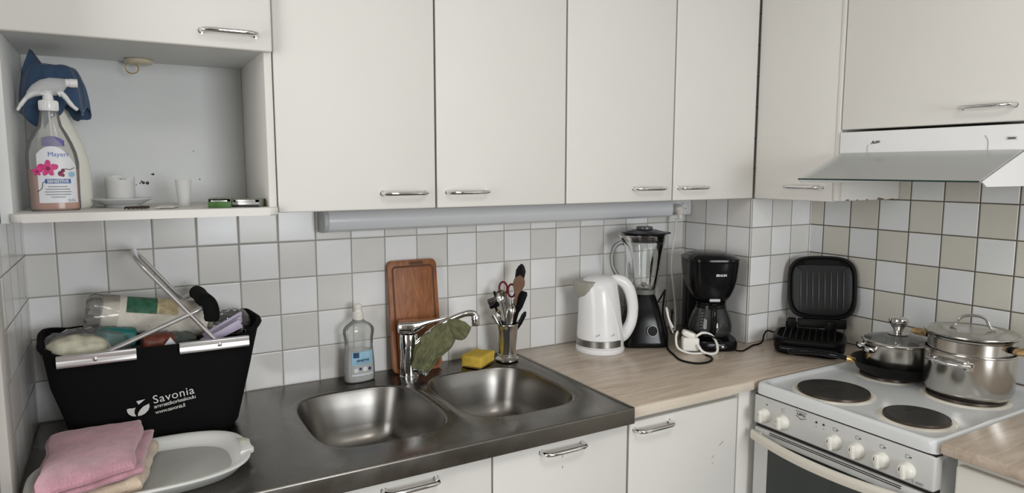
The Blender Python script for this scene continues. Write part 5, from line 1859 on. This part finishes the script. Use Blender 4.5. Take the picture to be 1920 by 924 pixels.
cord('power_cord', '', [(1.90, -.10, .98), (1.868, -.13, 1.0), (1.850, -.15, .965), (1.835, -.165, .93), (1.825, -.20, .945), (1.812, -.24, .955), (1.800, -.27, .975)], .0030, M['black_m'], parent=T_COFFEE)
t = thing('power_plug', 'beige grounded plug in the lamp socket with a white cord', 'plug', (1.947, -.0525, 1.353))
b = new()
sweep(b, cr([(0, .0, 0), (0, -.012, 0), (-.002, -.022, -.006), (-.004, -.026, -.020), (-.004, -.026, -.036)], 4), [.017] * 4 + [.016] * 4 + [.013] * 4 + [.009] * 4 + [.006], n=20)
obj('plug_body', b, M['white_pl2'], t)

# ================================================================== CONTACT GRILL
GA = -.97
t = T_GRILL = thing('contact_grill', 'open black contact grill leaning in the corner beside the stove', 'grill', (2.150, -.480, WZ), GA)
b = new()
loft(b, [sup(a, c, 88, k, (0, 0), z) for (z, a, c, k) in ((0, .095, .088, 4), (.004, .103, .096, 4), (.018, .108, .100, 4), (.030, .106, .098, 4), (.036, .110, .102, 4), (.046, .111, .103, 4), (.052, .107, .099, 4), (.054, .098, .090, 4), (.048, .093, .085, 4), (.047, .05, .05, 3))])
obj('lower_shell', b, M['black_m'], t, angle=.9)
for i in range(9):
    x = -.076 + .019 * i
    b = sweep(new(), [(x, -.072, .050), (x, .068, .055)], .0028, n=8)
    obj('grill_ridge', b, M['nonstick'], t)
obj('front_lip', box(new(), -.085, .085, -.122, -.095, .018, .034, .007, 3), M['black'], t)
cord('power_cord', '', [(1.815, -.290, .962), (1.838, -.345, .957), (1.870, -.372, .935), (1.905, -.383, .912), (1.940, -.385, .9032), (1.985, -.370, .9032), (2.030, -.352, .9032), (2.062, -.350, .9032), (2.078, -.352, .912), (2.088, -.348, .930), (2.100, -.352, .945), (2.118, -.372, .940)], .0028, M['black_m'], parent=T_GRILL)
# hinge
b = new()
for x in (-.062, .062):
    b = new()
    sweep(b, [(x - .018, .098, .058), (x + .018, .098, .058)], .013, n=20)
    box(b, x - .014, x + .014, .080, .104, .040, .085, .005)
    obj('hinge', b, M['black_m'], t)
# lid, standing open
lidm = Matrix.Translation((.032, .094, .077)) @ Matrix.Rotation(-.04, 4, 'Y') @ Matrix.Rotation(-.16, 4, 'X')
b = new()


def lid_sec(y, e, k=4.2):
    lp = []
    for j in range(96):
        a = 2 * PI * j / 96
        ca, sa = math.cos(a), math.sin(a)
        x = (.109 - e) * math.copysign(abs(ca) ** (2 / k), ca)
        z = .115 + (.105 - e) * math.copysign(abs(sa) ** (2 / k), sa)
        if sa > 0:
            z += .008 * (1 - (x / .11) ** 2)
        if sa < 0:
            x *= 1 - .06 * (-sa)
        lp.append(Vector((x, y, z)))
    return lp


loft(b, [lid_sec(.034, .045, 3), lid_sec(.030, .018, 3.6), lid_sec(.020, .004), lid_sec(.006, .0), lid_sec(-.002, .003), lid_sec(-.003, .009), lid_sec(.003, .013), lid_sec(.004, .03)])
bmesh.ops.transform(b, matrix=lidm, verts=b.verts[:])
ld = obj('lid', b, M['black_m'], t, angle=.9)
b = new()
lp0 = []
for (y, e) in ((.0035, .0155), (-.0015, .0165), (-.0025, .0185), (-.0025, .05)):
    s = lid_sec(y, e, 4.6)
    for v in s:
        if v.z > .190:
            v.z = .190 + (v.z - .190) * .25
    lp0.append(s)
loft(b, lp0)
bmesh.ops.transform(b, matrix=lidm, verts=b.verts[:])
gp = obj('grill_plate', b, M['nonstick'], ld, angle=.9)
for i in range(8):
    x = -.066 + .0190 * i
    b = sweep(new(), [(x, -.0030, .042), (x, -.0045, .05), (x, -.0045, .168), (x, -.0030, .176)], [.0010, .0024, .0024, .001], n=8)
    bmesh.ops.transform(b, matrix=lidm, verts=b.verts[:])
    obj('grill_ridge', b, mat('ridge_worn', (.035, .037, .036), .4) if i == 0 else bpy.data.materials['ridge_worn'], gp)
b = new()
box(b, -.075, .078, -.004, .010, -.020, .012, .005)
bmesh.ops.transform(b, matrix=lidm, verts=b.verts[:])
obj('hinge_bridge', b, M['black_m'], ld)

# ================================================================== POTS AND PAN
PZ = .8996
PX, PY = 2.150, -.772
t = thing('frying_pan', 'black frying pan on the rear left hotplate, under the small pot', 'frying pan', (PX, PY, PZ))
obj('pan', lathe(new(), [(0, 0), (.085, 0), (.092, .002), (.104, .012), (.117, .036), (.1195, .0375), (.1200, .0385), (.1185, .039), (.1155, .037), (.102, .014), (.090, .005), (0, .0045)], 96), M['black_m'], t)
d = Vector((-.72, .69, 0)).normalized()
n_ = Vector((-d.y, d.x, 0))
obj('ferrule', sweep(new(), [d * .113 + Vector((0, 0, .030)), d * .118 + Vector((0, 0, .032)), d * .136 + Vector((0, 0, .036))], [.0085, .0085, .0090], n=18, w=1.2), M['brass'], t)
obj('handle', sweep(new(), cr([d * .1365 + Vector((0, 0, .036)), d * .17 + Vector((0, 0, .044)), d * .22 + Vector((0, 0, .050)), d * .27 + Vector((0, 0, .050)), d * .298 + Vector((0, 0, .046))], 5), [.0085] * 6 + [.0105] * 10 + [.0095] * 4 + [.006], n=18, w=1.35, h=.85), M['black'], t)

t = thing('small_pot', 'small steel pot with a glass lid standing in the frying pan', 'pot', (PX, PY, PZ + .0052))
RP = .0895
obj('pot_body', lathe(new(), [(0, 0), (.083, 0), (.0875, .002), (RP, .008), (RP, .088), (RP + .0025, .0905), (RP + .0022, .092), (RP - .001, .0915), (RP - .0022, .088), (RP - .0022, .010), (.08, .003), (0, .0025)], 96), M['steel'], t)
for sgn in (0, PI):
    A0 = math.atan2(-.43, -.90) - 1.0 + sgn
    pts = [((RP + .0012) * math.cos(A0 - .38), (RP + .0012) * math.sin(A0 - .38), .070)]
    pts += [((RP + .016) * math.cos(A0 - .36 + .72 * i / 8), (RP + .016) * math.sin(A0 - .36 + .72 * i / 8), .074) for i in range(9)]
    pts += [((RP + .0012) * math.cos(A0 + .38), (RP + .0012) * math.sin(A0 + .38), .070)]
    h_ = obj('side_handle', sweep(new(), pts, .0048, n=12, w=.7, h=1.5), M['chrome'], t)
ld = obj('lid', lathe(new(), [(0, .1135), (.020, .1125), (.050, .1075), (.078, .0985), (.0895, .0955), (.0895, .0940), (.077, .0965), (.050, .1055), (.02, .1105), (0, .1115)], 96), glass_mat('lid_glass', (.55, .57, .55), mixf=.75, spec_rough=.06), t)
obj('lid_rim', lathe(new(), [(.0895, .0925), (.0935, .0922), (.0945, .0945), (.0930, .0968), (.0885, .0970), (.0880, .0958)], 96), M['steel'], ld)
obj('lid_plate', lathe(new(), [(0, .1138), (.026, .1128), (.027, .1142), (.022, .1158), (0, .1165)], 48), M['steel'], ld)
obj('lid_knob', lathe(new(), [(0, .1165), (.0115, .117), (.0120, .1225), (.0135, .1280), (.0195, .137), (.0250, .1470), (.0262, .1530), (.0250, .1580), (.0215, .1600), (.0140, .1630), (0, .1640)], 48), M['chrome'], ld)

QX, QY = 2.150, -.968
t = thing('large_pot', 'large stainless steel pot with side handles on the rear right hotplate', 'pot', (QX, QY, PZ))
RQ = .1045
obj('pot_body', lathe(new(), [(0, 0), (.088, 0), (.094, .001), (.0965, .006), (.101, .011), (RQ, .022), (RQ, .116), (RQ + .0030, .1190), (RQ + .0028, .1208), (RQ - .0008, .1205), (RQ - .0022, .117), (RQ - .0022, .012), (.093, .006), (0, .005)], 96), M['steel'], t)
for A0 in (PI * 1.0, 0.0):
    pts = [((RQ + .001) * math.cos(A0 - .44), (RQ + .001) * math.sin(A0 - .44), .094), ((RQ + .014) * math.cos(A0 - .44), (RQ + .014) * math.sin(A0 - .44), .097)]
    pts += [((RQ + .024 - .006 * abs(i - 5) / 5) * math.cos(A0 - .42 + .84 * i / 10), (RQ + .024 - .006 * abs(i - 5) / 5) * math.sin(A0 - .42 + .84 * i / 10), .099) for i in range(11)]
    pts += [((RQ + .014) * math.cos(A0 + .44), (RQ + .014) * math.sin(A0 + .44), .097), ((RQ + .001) * math.cos(A0 + .44), (RQ + .001) * math.sin(A0 + .44), .094)]
    h_ = obj('side_handle', sweep(new(), pts, .0044, n=12), M['chrome'], t)
    for s in (-.44, .44):
        b = new()
        box(b, 0, .003, -.011, .011, .084, .104, .001)
        bmesh.ops.transform(b, matrix=Matrix.Rotation(A0 + s, 4, 'Z') @ Matrix.Translation((RQ + .0002, 0, 0)), verts=b.verts[:])
        obj('handle_mount', b, M['chrome'], h_)
t = thing('saucepan_insert', 'shallow steel pan with scorched wooden handles nested in the large pot', 'pan', (QX, QY, PZ + .1215))
obj('pan_body', lathe(new(), [(0, -.05), (.090, -.05), (.097, -.044), (.0985, -.02), (.0990, .030), (.1030, .0345), (.1040, .037), (.1015, .038), (.0965, .032), (.0960, -.04), (0, -.046)], 96), M['steel'], t)
for s in (-1, 1):
    b = loft(new(), [[Vector((w * math.cos(a), s * y, z + h * math.sin(a))) for a in [2 * PI * j / 20 for j in range(20)]] for (y, w, h, z) in ((.1005, .014, .0075, .016), (.108, .020, .0085, .016), (.122, .024, .0092, .0165), (.138, .023, .009, .017), (.150, .017, .0075, .0175), (.155, .008, .004, .018))])
    hh = obj('wooden_handle', b, M['burnt_wood'], t)
    b = loft(new(), [[Vector((w * math.cos(a), s * y, .0165 + h * math.sin(a))) for a in [2 * PI * j / 20 for j in range(20)]] for (y, w, h) in ((.1005, .0165, .0085), (.104, .0185, .0092), (.1075, .0195, .0095))])
    obj('burnt_end', b, M['black_m'], hh)
t = thing('pot_lid', 'steel lid with an arched handle lying on the nested pan', 'lid', (QX, QY, PZ + .1215 + .0385))
obj('lid_disc', lathe(new(), [(0, .0145), (.040, .0140), (.070, .0115), (.090, .0060), (.0985, .0040), (.1050, .0060), (.1085, .0085), (.1098, .0080), (.1100, .0060), (.1060, .0015), (.0990, .0002), (.09, .0030), (0, .010)], 96), M['steel'], t)
da = Vector((math.cos(-1.02), math.sin(-1.02), 0))
pts = cr([da * -.050 + Vector((0, 0, .0175)), da * -.037 + Vector((0, 0, .021)), da * -.028 + Vector((0, 0, .040)), da * -.012 + Vector((0, 0, .049)), da * .012 + Vector((0, 0, .050)), da * .030 + Vector((0, 0, .043)), da * .040 + Vector((0, 0, .023)), da * .054 + Vector((0, 0, .0165))], 5)
obj('handle', sweep(new(), pts, .0052, n=14, w=1.15, h=.8), M['chrome'], t)
